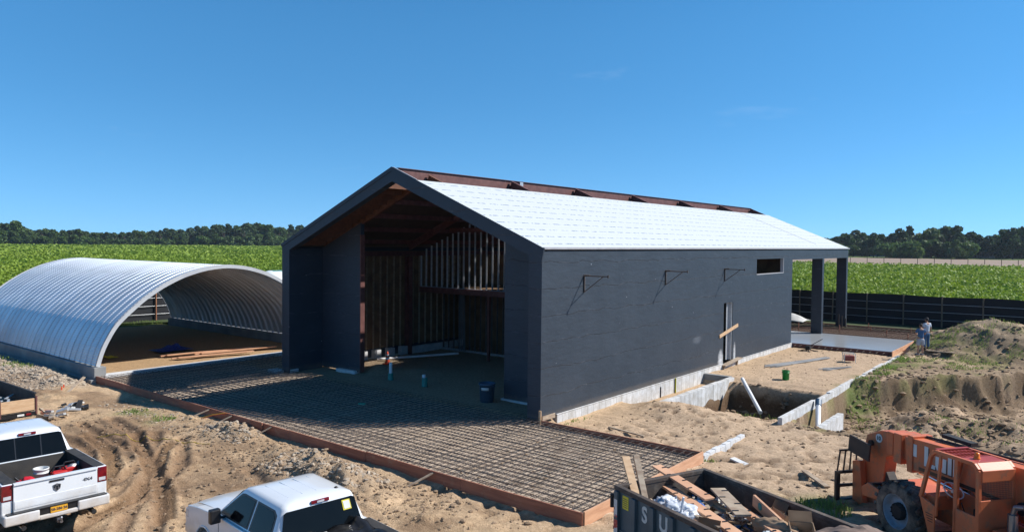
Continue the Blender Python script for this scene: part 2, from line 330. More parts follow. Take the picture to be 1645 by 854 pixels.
    c = mixc(c, (.36, .29, .205), blob(x, y, 10.5, 29.8, 3.4, .8)*sst(-.5, .1, n2))
    c = mixc(c, (.10, .15, .035), np.clip(sst(39.8, 41.5, y)+sst(-38.2, -39.4, x), 0, 1)*sst(-.5, .1, n2+.3))
    for cx, cy, r in ((-13, -7.9, .5), (-11, -7.7, .6), (6.7, 14.5, .6), (6.8, 18, .6), (6.7, 21.5, .6), (9.8, -1.5, .8), (7.5, 27.5, .8)): c = mixc(c, (.14, .2, .05), blob(wx, wy, cx, cy, r, .9))
    far = (x < -43) | (y > 46) | (x > 40) | (y < -40); c = np.where(far[..., None], np.array((.07, .085, .03)), c)
    c = np.where(((x > -41) & (x < 40) & (y < -18))[..., None], np.array((.45, .33, .22)), c)
    return np.clip(c, .01, .9)
def pk_m(x, y): return boxm(x, y, 1.0, 16, -8, 8, 1.0)*.5
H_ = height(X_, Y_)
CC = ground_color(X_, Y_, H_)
def sheet_mesh(name, xs, ys, zz):
    ny, nx = zz.shape; me = bpy.data.meshes.new(name)
    vx, vy = np.meshgrid(xs, ys); co = np.stack([vx, vy, zz], -1).reshape(-1, 3)
    idx = np.arange(nx*ny).reshape(ny, nx); q = np.stack([idx[:-1, :-1], idx[:-1, 1:], idx[1:, 1:], idx[1:, :-1]], -1).reshape(-1, 4)
    me.vertices.add(len(co)); me.vertices.foreach_set('co', co.ravel()); me.loops.add(q.size); me.loops.foreach_set('vertex_index', q.ravel())
    me.polygons.add(len(q)); me.polygons.foreach_set('loop_start', np.arange(0, q.size, 4)); me.polygons.foreach_set('loop_total', np.full(len(q), 4)); 
    me.polygons.foreach_set('use_smooth', np.ones(len(q), bool)); me.update(calc_edges=True); return me
gme = sheet_mesh('ground', gx, gy, H_)
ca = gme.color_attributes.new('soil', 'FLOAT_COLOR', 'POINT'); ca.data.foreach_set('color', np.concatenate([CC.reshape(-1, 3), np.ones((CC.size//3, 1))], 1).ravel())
m, nt, b = newmat('soil'); b.inputs['Roughness'].default_value = .95; b.inputs['Specular IOR Level'].default_value = .2
at_ = N(nt, 'Attribute'); at_.attribute_name = 'soil'; tc = N(nt, 'TexCoord')
n1 = N(nt, 'TexNoise', Scale=9.0, Detail=8.0, Roughness=.7); n2 = N(nt, 'TexNoise', Scale=45.0, Detail=4.0); vo = N(nt, 'TexVoronoi', Scale=26.0)
for n in (n1, n2, vo): nt.links.new(tc.outputs['Object'], n.inputs['Vector'])
r1 = N(nt, 'ValToRGB'); r1.color_ramp.elements[0].position = .3; r1.color_ramp.elements[1].position = .72; r1.color_ramp.elements[0].color = (.66, .62, .58, 1); r1.color_ramp.elements[1].color = (1.16, 1.16, 1.17, 1)
nt.links.new(n1.outputs['Fac'], r1.inputs[0])
mx = N(nt, 'MixRGB'); mx.blend_type = 'MULTIPLY'; mx.inputs[0].default_value = 1; nt.links.new(at_.outputs['Color'], mx.inputs[1]); nt.links.new(r1.outputs[0], mx.inputs[2])
r2 = N(nt, 'ValToRGB'); r2.color_ramp.elements[0].position = .38; r2.color_ramp.elements[1].position = .6; r2.color_ramp.elements[0].color = (.78, .76, .74, 1); r2.color_ramp.elements[1].color = (1.05, 1.05, 1.05, 1)
nt.links.new(n2.outputs['Fac'], r2.inputs[0])
mx2 = N(nt, 'MixRGB'); mx2.blend_type = 'MULTIPLY'; mx2.inputs[0].default_value = .8; nt.links.new(mx.outputs[0], mx2.inputs[1]); nt.links.new(r2.outputs[0], mx2.inputs[2])
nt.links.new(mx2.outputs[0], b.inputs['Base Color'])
ad = N(nt, 'Math'); ad.operation = 'ADD'; nt.links.new(n1.outputs['Fac'], ad.inputs[0]); nt.links.new(n2.outputs['Fac'], ad.inputs[1])
bp = N(nt, 'Bump', Strength=.8, Distance=.05); nt.links.new(ad.outputs[0], bp.inputs['Height']); nt.links.new(bp.outputs[0], b.inputs['Normal'])
gme.materials.append(m)
go = bpy.data.objects.new('ground', gme); COL.objects.link(go); tag(go, kind='structure')
def gz(x, y):   # terrain height under a point
    i = int(np.clip(np.searchsorted(gx, x)-1, 0, len(gx)-2)); j = int(np.clip(np.searchsorted(gy, y)-1, 0, len(gy)-2))
    tx = (x-gx[i])/(gx[i+1]-gx[i]); ty = (y-gy[j])/(gy[j+1]-gy[j])
    return float(H_[j, i]*(1-tx)*(1-ty)+H_[j, i+1]*tx*(1-ty)+H_[j+1, i]*(1-tx)*ty+H_[j+1, i+1]*tx*ty)

# ------------------------------------------------------------------ far fields, vineyard, woods
CX, CY = 14.979, -20.39
def sector(name, r0, r1, a0, a1, z, m):
    mb = MB(); n = 24
    for k in range(n):
        t0 = rad(a0+(a1-a0)*k/n); t1 = rad(a0+(a1-a0)*(k+1)/n)
        mb.add([(CX+r*math.sin(t), CY+r*math.cos(t), z) for r, t in ((r0,t0),(r1,t0),(r1,t1),(r0,t1))], [(0,3,2,1)])
    return tag(mb.build(name, m), kind='structure')
M['tan_field'] = mat('dry_field', (.30, .215, .155), .95, (.24, .175, .12), .05)
M['grass_far'] = mat('meadow', (.16, .24, .05), .95, (.12, .19, .04), .05)
sector('tan_field', 215, 452, -41, 6, -.18, M['tan_field'])
sector('meadow', 452, 700, -41, 6, -.12, M['grass_far'])
def leafmat(name, c1, c2, scale, rough=.6, trans=.25, c3=None, s3=.02):
    m, nt, b = newmat(name); b.inputs['Roughness'].default_value = rough; b.inputs['Specular IOR Level'].default_value = .3
    tc = N(nt, 'TexCoord'); ge = N(nt, 'NewGeometry'); n = N(nt, 'TexNoise', Scale=scale, Detail=3.0); nt.links.new(ge.outputs['Position'], n.inputs['Vector'])
    r = N(nt, 'ValToRGB'); r.color_ramp.elements[0].position = .35; r.color_ramp.elements[1].position = .65; r.color_ramp.elements[0].color = (*c1, 1); r.color_ramp.elements[1].color = (*c2, 1)
    nt.links.new(n.outputs['Fac'], r.inputs[0]); last = r.outputs[0]
    if c3:
        n3 = N(nt, 'TexNoise', Scale=s3, Detail=3.0); nt.links.new(ge.outputs['Position'], n3.inputs['Vector']); r3 = N(nt, 'ValToRGB'); r3.color_ramp.elements[0].position = .4; r3.color_ramp.elements[1].position = .62
        nt.links.new(n3.outputs['Fac'], r3.inputs[0]); mx = N(nt, 'MixRGB'); mx.inputs[2].default_value = (*c3, 1); nt.links.new(r3.outputs[0], mx.inputs[0]); nt.links.new(last, mx.inputs[1]); last = mx.outputs[0]
    nt.links.new(last, b.inputs['Base Color'])
    tr = N(nt, 'BsdfTranslucent'); nt.links.new(last, tr.inputs['Color']); ms = N(nt, 'MixShader'); ms.inputs[0].default_value = trans
    nt.links.new(b.outputs[0], ms.inputs[1]); nt.links.new(tr.outputs[0], ms.inputs[2]); nt.links.new(ms.outputs[0], nt.nodes['Material Output'].inputs['Surface'])
    return m
M['vine'] = leafmat('vine_leaves', (.13, .215, .018), (.27, .385, .045), .8, trans=.3, c3=(.25, .34, .04), s3=.06)
def quads_mesh(name, C_, U_, V_, m):     # centres, half-axes (n,3)
    n = len(C_); co = np.stack([C_-U_-V_, C_+U_-V_, C_+U_+V_, C_-U_+V_], 1).reshape(-1, 3)
    me = bpy.data.meshes.new(name); me.vertices.add(4*n); me.vertices.foreach_set('co', co.ravel()); me.loops.add(4*n); me.loops.foreach_set('vertex_index', np.arange(4*n))
    me.polygons.add(n); me.polygons.foreach_set('loop_start', np.arange(0, 4*n, 4)); me.polygons.foreach_set('loop_total', np.full(n, 4)); me.update(calc_edges=True); me.materials.append(m)
    return me
R_ = np.random.RandomState(3)
def orient(n, upb):
    a = R_.normal(size=(n, 3)); a[:, 2] = np.abs(a[:, 2])+upb; a /= np.linalg.norm(a, axis=1)[:, None]
    t = R_.normal(size=(n, 3)); u = np.cross(a, t); u /= np.linalg.norm(u, axis=1)[:, None]; return u, np.cross(a, u)
def in_vines(x, y):
    r = np.hypot(x-CX, y-CY); az = np.degrees(np.arctan2(x-CX, y-CY))
    ok = ((y > 45.3) | (x < -43)) & (az > -82) & (az < 4) & np.where(az > -40, r < 224, r < 660)
    return ok, r, az
PC, PU, PV = [], [], []
def vine_zone(r0, r1, sp, nl, ls, spread, az0=-82, az1=4):
    xs = np.arange(CX-r1, CX+20, sp); ys = np.arange(CY-5, CY+r1, sp); x, y = np.meshgrid(xs, ys); x = x.ravel(); y = y.ravel()
    x = x+R_.uniform(-.45, .45, x.size)*sp; y = y+R_.uniform(-.45, .45, y.size)*sp
    ok, r, az = in_vines(x, y); k = ok & (r >= r0) & (r < r1) & (az > az0) & (az < az1)
    # keep only what can be seen round the building (plus a margin)
    k &= ~((az > -50) & (az < -23)) | (r < 0)
    k &= (az > -79); x = x[k]; y = y[k]
    hh = 1.25+.5*fbm(x/2.6, y/2.6, 3, 201)+.4*R_.uniform(-1, 1, x.size)+.22*np.sin((x*.80+y*.60)*2*PI/2.7)
    cx = np.repeat(x, nl)+R_.normal(size=x.size*nl)*spread; cy = np.repeat(y, nl)+R_.normal(size=x.size*nl)*spread
    cz = np.repeat(hh, nl)+R_.uniform(-.75, .3, x.size*nl)-.25
    u, v = orient(len(cx), .35); s = ls*R_.uniform(.6, 1.25, len(cx))[:, None]
    PC.append(np.stack([cx, cy, cz], 1)); PU.append(u*s*.5); PV.append(v*s*.5)
vine_zone(40, 100, .95, 110, .17, .42)
vine_zone(100, 170, 1.2, 48, .25, .54)
vine_zone(170, 230, 1.5, 28, .36, .66)
vine_zone(230, 400, 2.2, 18, .58, 1.0, -82, -40)
vine_zone(400, 662, 3.6, 9, 1.15, 1.5, -82, -40)
vme = quads_mesh('vineyard', np.concatenate(PC), np.concatenate(PU), np.concatenate(PV), M['vine'])
vo_ = bpy.data.objects.new('vineyard', vme); COL.objects.link(vo_); tag(vo_, 'bright green leafy vineyard spreading flat behind the black fences', 'vineyard', kind='stuff')
M['vine_floor'] = mat('vineyard_floor', (.05, .075, .018), .95, (.03, .045, .012), .6)
mb = MB()
for (r0, r1, a0, a1) in ((30, 224, -24, 4), (30, 660, -79, -49)):
    n = 14
    for k in range(n):
        t0 = rad(a0+(a1-a0)*k/n); t1 = rad(a0+(a1-a0)*(k+1)/n)
        for q0, q1 in ((60, 120), (120, r1)):
            mb.add([(CX+r*math.sin(t), CY+r*math.cos(t), .35 if r > 100 else .0) for r, t in ((q0,t0),(q1,t0),(q1,t1),(q0,t1))], [(0,3,2,1)])
tag(mb.build('field', M['vine_floor']), kind='structure')

M['tree1'] = leafmat('oak_leaves', (.055, .095, .030), (.10, .165, .05), .35, trans=.3)
M['tree2'] = leafmat('maple_leaves', (.07, .125, .032), (.13, .21, .055), .35, trans=.3)
M['tree3'] = leafmat('dark_leaves', (.040, .075, .032), (.075, .125, .048), .35, trans=.28)
M['bark'] = mat('bark', (.10, .075, .055), .9, (.06, .045, .035), 2)
def crown_mesh(seed, m, kind):
    rs = np.random.RandomState(seed); lobes = []
    if kind == 'round':
        for k in range(13):
            a = rs.uniform(0, 2*PI); d = rs.uniform(0, 4.6); z = rs.uniform(4.0, 11.5); d *= math.sqrt(max(.1, 1-((z-6.5)/6.5)**2)); lobes.append((d*math.cos(a), d*math.sin(a), z, rs.uniform(1.6, 3.0)))
        lobes.append((0, 0, 12.2, 1.9))
    elif kind == 'wide':
        for k in range(15):
            a = rs.uniform(0, 2*PI); d = rs.uniform(0, 6.4); z = rs.uniform(3.2, 9.5)-d*.12; lobes.append((d*math.cos(a), d*math.sin(a), z, rs.uniform(1.7, 3.0)))
        lobes.append((1, 0, 11.0, 2.0))
    elif kind == 'tall':
        for k in range(13):
            z = 3+k*.95; d = rs.uniform(0, 1)*(2.7 if z < 9 else 1.4); a = rs.uniform(0, 2*PI); lobes.append((d*math.cos(a), d*math.sin(a), z, rs.uniform(1.2, 2.1)*(1 if z < 10 else .7)))
    else:   # low bushy edge tree
        for k in range(11):
            a = rs.uniform(0, 2*PI); d = rs.uniform(0, 4.2); lobes.append((d*math.cos(a), d*math.sin(a), rs.uniform(1.3, 6.0)-d*.2, rs.uniform(1.4, 2.4)))
    C_ = []
    for (x, y, z, r) in lobes:
        n = int(120*r*r/4)+40; p = rs.normal(size=(n, 3)); p /= np.linalg.norm(p, axis=1)[:, None]; rr_ = r*rs.uniform(.72, 1.08, n)[:, None]; C_.append(np.array((x, y, z))+p*rr_*np.array((1, 1, .8)))
    C_ = np.concatenate(C_); n = len(C_); a = rs.normal(size=(n, 3)); a[:, 2] = np.abs(a[:, 2])+.3; a /= np.linalg.norm(a, axis=1)[:, None]; t = rs.normal(size=(n, 3)); u = np.cross(a, t); u /= np.linalg.norm(u, axis=1)[:, None]; v = np.cross(a, u)
    s = rs.uniform(.25, .55, n)[:, None]
    return quads_mesh('crown', C_, u*s, v*s, m)
def trunk_mb(seed, h):
    rs = random.Random(seed); mb = MB(); mb.tube((0,0,-.5), (0,0,h*.45), .32, 7, r2=.22)
    for k in range(5):
        a = rs.uniform(0, 2*PI); mb.tube((0,0,h*.25+k*.5), (math.cos(a)*2.4, math.sin(a)*2.4, h*.5+k*.7), .16, 5, r2=.05)
    return mb
KIND = [('round','tree1',1),('wide','tree1',2),('round','tree2',3),('wide','tree3',4),('tall','tree3',5),('bush','tree2',6),('round','tree3',7),('bush','tree1',8)]
KNAME = {'round': 'rounded', 'wide': 'broad spreading', 'tall': 'tall narrow', 'bush': 'low bushy'}
crowns = [(crown_mesh(s, M[mm], k), k, mm) for k, mm, s in KIND]
tm_o = trunk_mb(5, 13).build('trunk', M['bark']); trunk_me = tm_o.data; bpy.data.objects.remove(tm_o)
SHADE = {'tree1': 'mid green', 'tree2': 'fresh green', 'tree3': 'dark green'}
def plant_tree(x, y, ci, sc, sz, label, group):
    me, k, mm = crowns[ci]
    t = thing('tree', label, 'tree', (x, y, -.2), rnd.uniform(0, 6.28), group); t.scale = (sc, sc, sz)
    c = bpy.data.objects.new('crown', me); COL.objects.link(c); c.parent = t
    tr = bpy.data.objects.new('trunk', trunk_me); COL.objects.link(tr); tr.parent = t
    return t
# tree tops traced along the skyline: (photo column, top height factor)
yaw = YAW
def az_of(u): return yaw+math.atan((u-822.5)/1182.46)
def interp(tab, u):
    for (a, b), (c, d) in zip(tab, tab[1:]):
        if a <= u <= c: return b+(d-b)*(u-a)/(c-a)
    return tab[0][1] if u < tab[0][0] else tab[-1][1]
skyL = [(0,20),(30,20),(50,14),(70,15.5),(100,13.5),(120,16),(150,12.5),(200,13),(250,15.5),(300,17),(340,20.5),(370,19.5),(400,23),(440,21),(480,21)]
skyR = [(1330,12),(1345,14),(1365,17),(1395,15.5),(1430,15.5),(1462,19),(1480,15),(1500,18),(1520,20),(1545,17),(1575,13),(1595,14),(1620,18),(1640,20),(1660,17)]
side = ['west', 'east']
CNT = {}
ORD = ['first','second','third','fourth','fifth','sixth','seventh','eighth','ninth','tenth','eleventh','twelfth','thirteenth','fourteenth','fifteenth','sixteenth','seventeenth','eighteenth','nineteenth','twentieth']
def wood(u0, u1, step, dist, sky, layer, group, words, fac=1.0):
    u = u0; i = 0
    while u < u1:
        a = az_of(u); r = dist+rnd.uniform(-18, 18); H = interp(sky, u)*fac*rnd.uniform(.9, 1.04)
        if layer == 0: ci = rnd.choice([5, 7, 2, 0])
        else: ci = rnd.choice([0, 1, 2, 3, 6, 6, 1, 4 if rnd.random() < .5 else 0])
        ph = {'round': 14.1, 'wide': 13.0, 'tall': 15.3, 'bush': 7.8}[crowns[ci][1]]
        if layer == 0: H = min(H*.62, 12)
        sc = H/ph*rnd.uniform(.92, 1.1); px = sc*9/dist*1182
        k = crowns[ci][1]
        key = (group, SHADE[crowns[ci][2]], k, layer); CNT[key] = CNT.get(key, 0)+1
        lab = f"{ORD[CNT[key]-1]} {key[1]} {KNAME[k]} tree from the left, {'front' if layer == 0 else 'back'} row {words}"
        plant_tree(CX+r*math.sin(a), CY+r*math.cos(a), ci, sc, H/ph, lab, group)
        u += step*rnd.uniform(.75, 1.25); i += 1
wood(-14, 486, 12, 705, skyL, 1, 'trees along the far left edge of the vineyard', 'beyond vineyard')
wood(-14, 486, 17, 680, skyL, 0, 'trees along the far left edge of the vineyard', 'beyond vineyard')
wood(1328, 1668, 15, 490, skyR, 1, 'trees beyond the tan field', 'beyond tan field')
wood(1328, 1560, 19, 466, skyR, 0, 'trees beyond the tan field', 'beyond tan field')
# far-off mass of woods behind, one object
def wood_mass(name, u0, u1, dist, sky, fac, label):
    C_ = []; rs = np.random.RandomState(9)
    n = 6500; uu_ = rs.uniform(u0, u1, n); Hs = np.array([interp(sky, q) for q in uu_])*fac*(.86+.14*vnoise(uu_/9.0, uu_*0, 5)); z = rs.uniform(0, 1, n)**.7*Hs
    a = yaw+np.arctan((uu_-822.5)/1182.46); r = dist+rs.uniform(-10, 14, n)
    C_ = np.stack([CX+r*np.sin(a), CY+r*np.cos(a), z], 1); ax = rs.normal(size=(n, 3)); ax[:, 2] = np.abs(ax[:, 2])+.2; ax /= np.linalg.norm(ax, axis=1)[:, None]
    t = rs.normal(size=(n, 3)); u = np.cross(ax, t); u /= np.linalg.norm(u, axis=1)[:, None]; v = np.cross(ax, u); s = rs.uniform(.9, 1.9, n)[:, None]
    o = bpy.data.objects.new(name, quads_mesh(name, C_, u*s, v*s, M['tree3'])); COL.objects.link(o); tag(o, label, 'woods', kind='stuff')
wood_mass('woodland', -40, 500, 745, skyL, .86, 'dense dark woods forming the far tree line on the left')
wood_mass('woodland', 1322, 1690, 525, skyR, .8, 'dense dark woods closing the far edge of the tan field on the right')

# ------------------------------------------------------------------ haze: one box of even thin air round everything
HZ = bpy.data.materials.new('haze'); HZ.use_nodes = True; hn = HZ.node_tree; hn.nodes.clear()
ho = hn.nodes.new('ShaderNodeOutputMaterial'); hv = hn.nodes.new('ShaderNodeVolumePrincipled'); hv.inputs['Color'].default_value = (.72, .84, 1, 1); hv.inputs['Density'].default_value = .00009; hv.inputs['Anisotropy'].default_value = .2
hn.links.new(hv.outputs[0], ho.inputs['Volume'])
mb = MB(); mb.box(-1100, 900, -700, 1100, -4, 32); tag(mb.build('haze', HZ), kind='stuff')

# ------------------------------------------------------------------ barn under construction
def wall_mat():
    m, nt, b = newmat('membrane'); b.inputs['Roughness'].default_value = .52; b.inputs['Specular IOR Level'].default_value = .4
    tc = N(nt, 'TexCoord'); n = N(nt, 'TexNoise', Scale=.7, Detail=7.0, Roughness=.6); nt.links.new(tc.outputs['Object'], n.inputs['Vector'])
    r = N(nt, 'ValToRGB'); r.color_ramp.elements[0].position = .3; r.color_ramp.elements[1].position = .7
    r.color_ramp.elements[0].color = (.026, .036, .051, 1); r.color_ramp.elements[1].color = (.036, .048, .065, 1); nt.links.new(n.outputs['Fac'], r.inputs[0])
    # pale scuffs
    mp = N(nt, 'Mapping'); mp.inputs['Scale'].default_value = (1, .55, 2.2); nt.links.new(tc.outputs['Object'], mp.inputs[0])
    n2 = N(nt, 'TexNoise', Scale=3.2, Detail=9.0, Roughness=.75); nt.links.new(mp.outputs[0], n2.inputs['Vector'])
    r2 = N(nt, 'ValToRGB'); r2.color_ramp.elements[0].position = .62; r2.color_ramp.elements[1].position = .74; nt.links.new(n2.outputs['Fac'], r2.inputs[0])
    mx = N(nt, 'MixRGB'); mx.inputs[2].default_value = (.115, .14, .17, 1); nt.links.new(r2.outputs[0], mx.inputs[0]); nt.links.new(r.outputs[0], mx.inputs[1])
    # white dust: tiny specks
    vo = N(nt, 'TexVoronoi', Scale=1.4); vo.inputs['Randomness'].default_value = 1; nt.links.new(tc.outputs['Object'], vo.inputs['Vector'])
    lt = N(nt, 'Math'); lt.operation = 'LESS_THAN'; lt.inputs[1].default_value = .028; nt.links.new(vo.outputs['Distance'], lt.inputs[0])
    mx2 = N(nt, 'MixRGB'); mx2.inputs[2].default_value = (.42, .45, .5, 1); nt.links.new(lt.outputs[0], mx2.inputs[0]); nt.links.new(mx.outputs[0], mx2.inputs[1])
    # dust splashed along the foot of the wall, white residue beside the door
    sp0 = N(nt, 'SeparateXYZ'); nt.links.new(tc.outputs['Object'], sp0.inputs[0])
    def stain(prev, cy, cz, ry, rz_, col, amt):
        a = N(nt, 'Math'); a.operation = 'SUBTRACT'; a.inputs[1].default_value = cy; nt.links.new(sp0.outputs['Y'], a.inputs[0]); a2 = N(nt, 'Math'); a2.operation = 'DIVIDE'; a2.inputs[1].default_value = ry; nt.links.new(a.outputs[0], a2.inputs[0]); a3 = N(nt, 'Math'); a3.operation = 'POWER'; a3.inputs[1].default_value = 2; nt.links.new(a2.outputs[0], a3.inputs[0])
        c = N(nt, 'Math'); c.operation = 'SUBTRACT'; c.inputs[1].default_value = cz; nt.links.new(sp0.outputs['Z'], c.inputs[0]); c2 = N(nt, 'Math'); c2.operation = 'DIVIDE'; c2.inputs[1].default_value = rz_; nt.links.new(c.outputs[0], c2.inputs[0]); c3 = N(nt, 'Math'); c3.operation = 'POWER'; c3.inputs[1].default_value = 2; nt.links.new(c2.outputs[0], c3.inputs[0])
        s_ = N(nt, 'Math'); s_.operation = 'ADD'; nt.links.new(a3.outputs[0], s_.inputs[0]); nt.links.new(c3.outputs[0], s_.inputs[1])
        nn_ = N(nt, 'Math'); nn_.operation = 'MULTIPLY_ADD'; nn_.inputs[1].default_value = 1.6; nt.links.new(n2.outputs['Fac'], nn_.inputs[0]); nt.links.new(s_.outputs[0], nn_.inputs[2])
        mr = N(nt, 'MapRange'); mr.inputs['From Min'].default_value = 1.7; mr.inputs['From Max'].default_value = .7; mr.inputs['To Max'].default_value = amt; nt.links.new(nn_.outputs[0], mr.inputs['Value'])
        mm = N(nt, 'MixRGB'); mm.inputs[2].default_value = (*col, 1); nt.links.new(mr.outputs[0], mm.inputs[0]); nt.links.new(prev, mm.inputs[1]); return mm.outputs[0]
    last = stain(mx2.outputs[0], 15.45, .1, .42, .8, (.62, .64, .66), .9); last = stain(last, 17.25, .25, .18, .9, (.62, .64, .66), .8)
    last = stain(last, 12.6, 1.55, .6, .22, (.16, .18, .21), .5); last = stain(last, 8.0, .0, 12.0, .28, (.20, .16, .12), .45)
    # membrane laps: courses about 0.95 m apart, wobbling
    sp = N(nt, 'SeparateXYZ'); nt.links.new(tc.outputs['Object'], sp.inputs[0])
    n3 = N(nt, 'TexNoise', Scale=.9, Detail=6.0); nt.links.new(tc.outputs['Object'], n3.inputs['Vector'])
    ma = N(nt, 'Math'); ma.operation = 'MULTIPLY_ADD'; ma.inputs[1].default_value = .34; nt.links.new(n3.outputs['Fac'], ma.inputs[0]); nt.links.new(sp.outputs['Z'], ma.inputs[2])
    mo = N(nt, 'Math'); mo.operation = 'MODULO'; mo.inputs[1].default_value = .93; nt.links.new(ma.outputs[0], mo.inputs[0])
    r3 = N(nt, 'ValToRGB'); e = r3.color_ramp.elements; e[0].position = 0; e[0].color = (0,0,0,1); e[1].position = .035; e[1].color = (1,1,1,1); nt.links.new(mo.outputs[0], r3.inputs[0])
    n4 = N(nt, 'TexNoise', Scale=2.3, Detail=7.0, Roughness=.6); mp4 = N(nt, 'Mapping'); mp4.inputs['Scale'].default_value = (1, .6, 1.6); nt.links.new(tc.outputs['Object'], mp4.inputs[0]); nt.links.new(mp4.outputs[0], n4.inputs['Vector'])
    mu = N(nt, 'Math'); mu.operation = 'MULTIPLY_ADD'; mu.inputs[1].default_value = .55; nt.links.new(r3.outputs[0], mu.inputs[0]); nt.links.new(n4.outputs['Fac'], mu.inputs[2])
    bp = N(nt, 'Bump', Strength=.6, Distance=.035); nt.links.new(mu.outputs[0], bp.inputs['Height']); nt.links.new(bp.outputs[0], b.inputs['Normal'])
    sm = N(nt, 'MixRGB'); sm.blend_type = 'MULTIPLY'; sm.inputs[0].default_value = .07; nt.links.new(last, sm.inputs[1]); nt.links.new(r3.outputs[0], sm.inputs[2])
    # broken pale creases just above each lap
    lt2 = N(nt, 'Math'); lt2.operation = 'LESS_THAN'; lt2.inputs[1].default_value = .05; nt.links.new(mo.outputs[0], lt2.inputs[0])
    mp6 = N(nt, 'Mapping'); mp6.inputs['Scale'].default_value = (1, .9, 5); nt.links.new(tc.outputs['Object'], mp6.inputs[0]); n6 = N(nt, 'TexNoise', Scale=2.2, Detail=6.0, Roughness=.65); nt.links.new(mp6.outputs[0], n6.inputs['Vector'])
    r6 = N(nt, 'ValToRGB'); r6.color_ramp.elements[0].position = .50; r6.color_ramp.elements[1].position = .62; nt.links.new(n6.outputs['Fac'], r6.inputs[0])
    m6 = N(nt, 'Math'); m6.operation = 'MULTIPLY'; nt.links.new(lt2.outputs[0], m6.inputs[0]); nt.links.new(r6.outputs[0], m6.inputs[1]); m7 = N(nt, 'Math'); m7.operation = 'MULTIPLY'; m7.inputs[1].default_value = .45; nt.links.new(m6.outputs[0], m7.inputs[0])
    mx6 = N(nt, 'MixRGB'); mx6.inputs[2].default_value = (.12, .145, .18, 1); nt.links.new(m7.outputs[0], mx6.inputs[0]); nt.links.new(sm.outputs[0], mx6.inputs[1])
    nt.links.new(mx6.outputs[0], b.inputs['Base Color']); return m
M['membrane'] = wall_mat()
def roof_mat():
    m, nt, b = newmat('roof_sheathing'); b.inputs['Roughness'].default_value = .55
    tc = N(nt, 'TexCoord'); sp = N(nt, 'SeparateXYZ'); nt.links.new(tc.outputs['Object'], sp.inputs[0])
    def math_(op, a, bb=None, c=None):
        n = N(nt, 'Math'); n.operation = op
        for i, q in enumerate((a, bb, c)):
            if q is None: continue
            if isinstance(q, (int, float)): n.inputs[i].default_value = q
            else: nt.links.new(q, n.inputs[i])
        return n.outputs[0]
    nz = N(nt, 'TexNoise', Scale=.8, Detail=4.0); nt.links.new(tc.outputs['Object'], nz.inputs['Vector'])
    xx = math_('MULTIPLY_ADD', nz.outputs['Fac'], .05, sp.outputs['X'])
    row = math_('MODULO', math_('ADD', xx, 40.0), .62)
    line = math_('LESS_THAN', row, .085)
    rowi = math_('FLOOR', math_('DIVIDE', math_('ADD', xx, 40.0), .62))
    yy = math_('ADD', sp.outputs['Y'], math_('MULTIPLY', rowi, .37))
    dash = math_('LESS_THAN', math_('MODULO', math_('ADD', yy, 40.0), .72), .52)
    n2 = N(nt, 'TexNoise', Scale=9.0, Detail=5.0); nt.links.new(tc.outputs['Object'], n2.inputs['Vector'])
    wear = math_('GREATER_THAN', n2.outputs['Fac'], .47)
    f = math_('MULTIPLY', math_('MULTIPLY', line, dash), wear)
    thin = math_('LESS_THAN', math_('ABSOLUTE', math_('SUBTRACT', row, .36)), .012)
    mx = N(nt, 'MixRGB'); mx.inputs[1].default_value = (.545, .575, .575, 1); mx.inputs[2].default_value = (.21, .26, .35, 1); nt.links.new(math_('MULTIPLY', f, 1.0), mx.inputs[0])
    mx2 = N(nt, 'MixRGB'); mx2.inputs[2].default_value = (.33, .35, .37, 1); nt.links.new(math_('MULTIPLY', thin, .4), mx2.inputs[0]); nt.links.new(mx.outputs[0], mx2.inputs[1])
    nt.links.new(mx2.outputs[0], b.inputs['Base Color'])
    n5 = N(nt, 'TexNoise', Scale=1.6, Detail=3.0); nt.links.new(tc.outputs['Object'], n5.inputs['Vector'])
    bp = N(nt, 'Bump', Strength=.35, Distance=.04); nt.links.new(n5.outputs['Fac'], bp.inputs['Height']); nt.links.new(bp.outputs[0], b.inputs['Normal']); return m
M['roof_white'] = roof_mat()
def block_mat():
    m, nt, b = newmat('block_foundation'); b.inputs['Roughness'].default_value = .9
    tc = N(nt, 'TexCoord'); sp = N(nt, 'SeparateXYZ'); cb = N(nt, 'CombineXYZ'); nt.links.new(tc.outputs['Object'], sp.inputs[0])
    nt.links.new(sp.outputs['Y'], cb.inputs[0]); nt.links.new(sp.outputs['Z'], cb.inputs[1])
    br = N(nt, 'TexBrick'); br.inputs['Scale'].default_value = 1; br.inputs['Brick Width'].default_value = .42; br.inputs['Row Height'].default_value = 2.0; br.offset = 0
    br.inputs['Mortar Size'].default_value = .012; br.inputs['Color1'].default_value = (.66, .67, .68, 1); br.inputs['Color2'].default_value = (.54, .55, .56, 1); br.inputs['Mortar'].default_value = (.30, .29, .28, 1)
    nt.links.new(cb.outputs[0], br.inputs['Vector'])
    n = N(nt, 'TexNoise', Scale=3.0, Detail=8.0, Roughness=.7); nt.links.new(tc.outputs['Object'], n.inputs['Vector'])
    r = N(nt, 'ValToRGB'); r.color_ramp.elements[0].position = .35; r.color_ramp.elements[1].position = .65; r.color_ramp.elements[0].color = (.72, .68, .62, 1); r.color_ramp.elements[1].color = (1.05, 1.05, 1.05, 1); nt.links.new(n.outputs['Fac'], r.inputs[0])
    mx = N(nt, 'MixRGB'); mx.blend_type = 'MULTIPLY'; mx.inputs[0].default_value = 1; nt.links.new(br.outputs[0], mx.inputs[1]); nt.links.new(r.outputs[0], mx.inputs[2]); nt.links.new(mx.outputs[0], b.inputs['Base Color'])
    bp = N(nt, 'Bump', Strength=.5, Distance=.02); nt.links.new(n.outputs['Fac'], bp.inputs['Height']); nt.links.new(bp.outputs[0], b.inputs['Normal']); return m
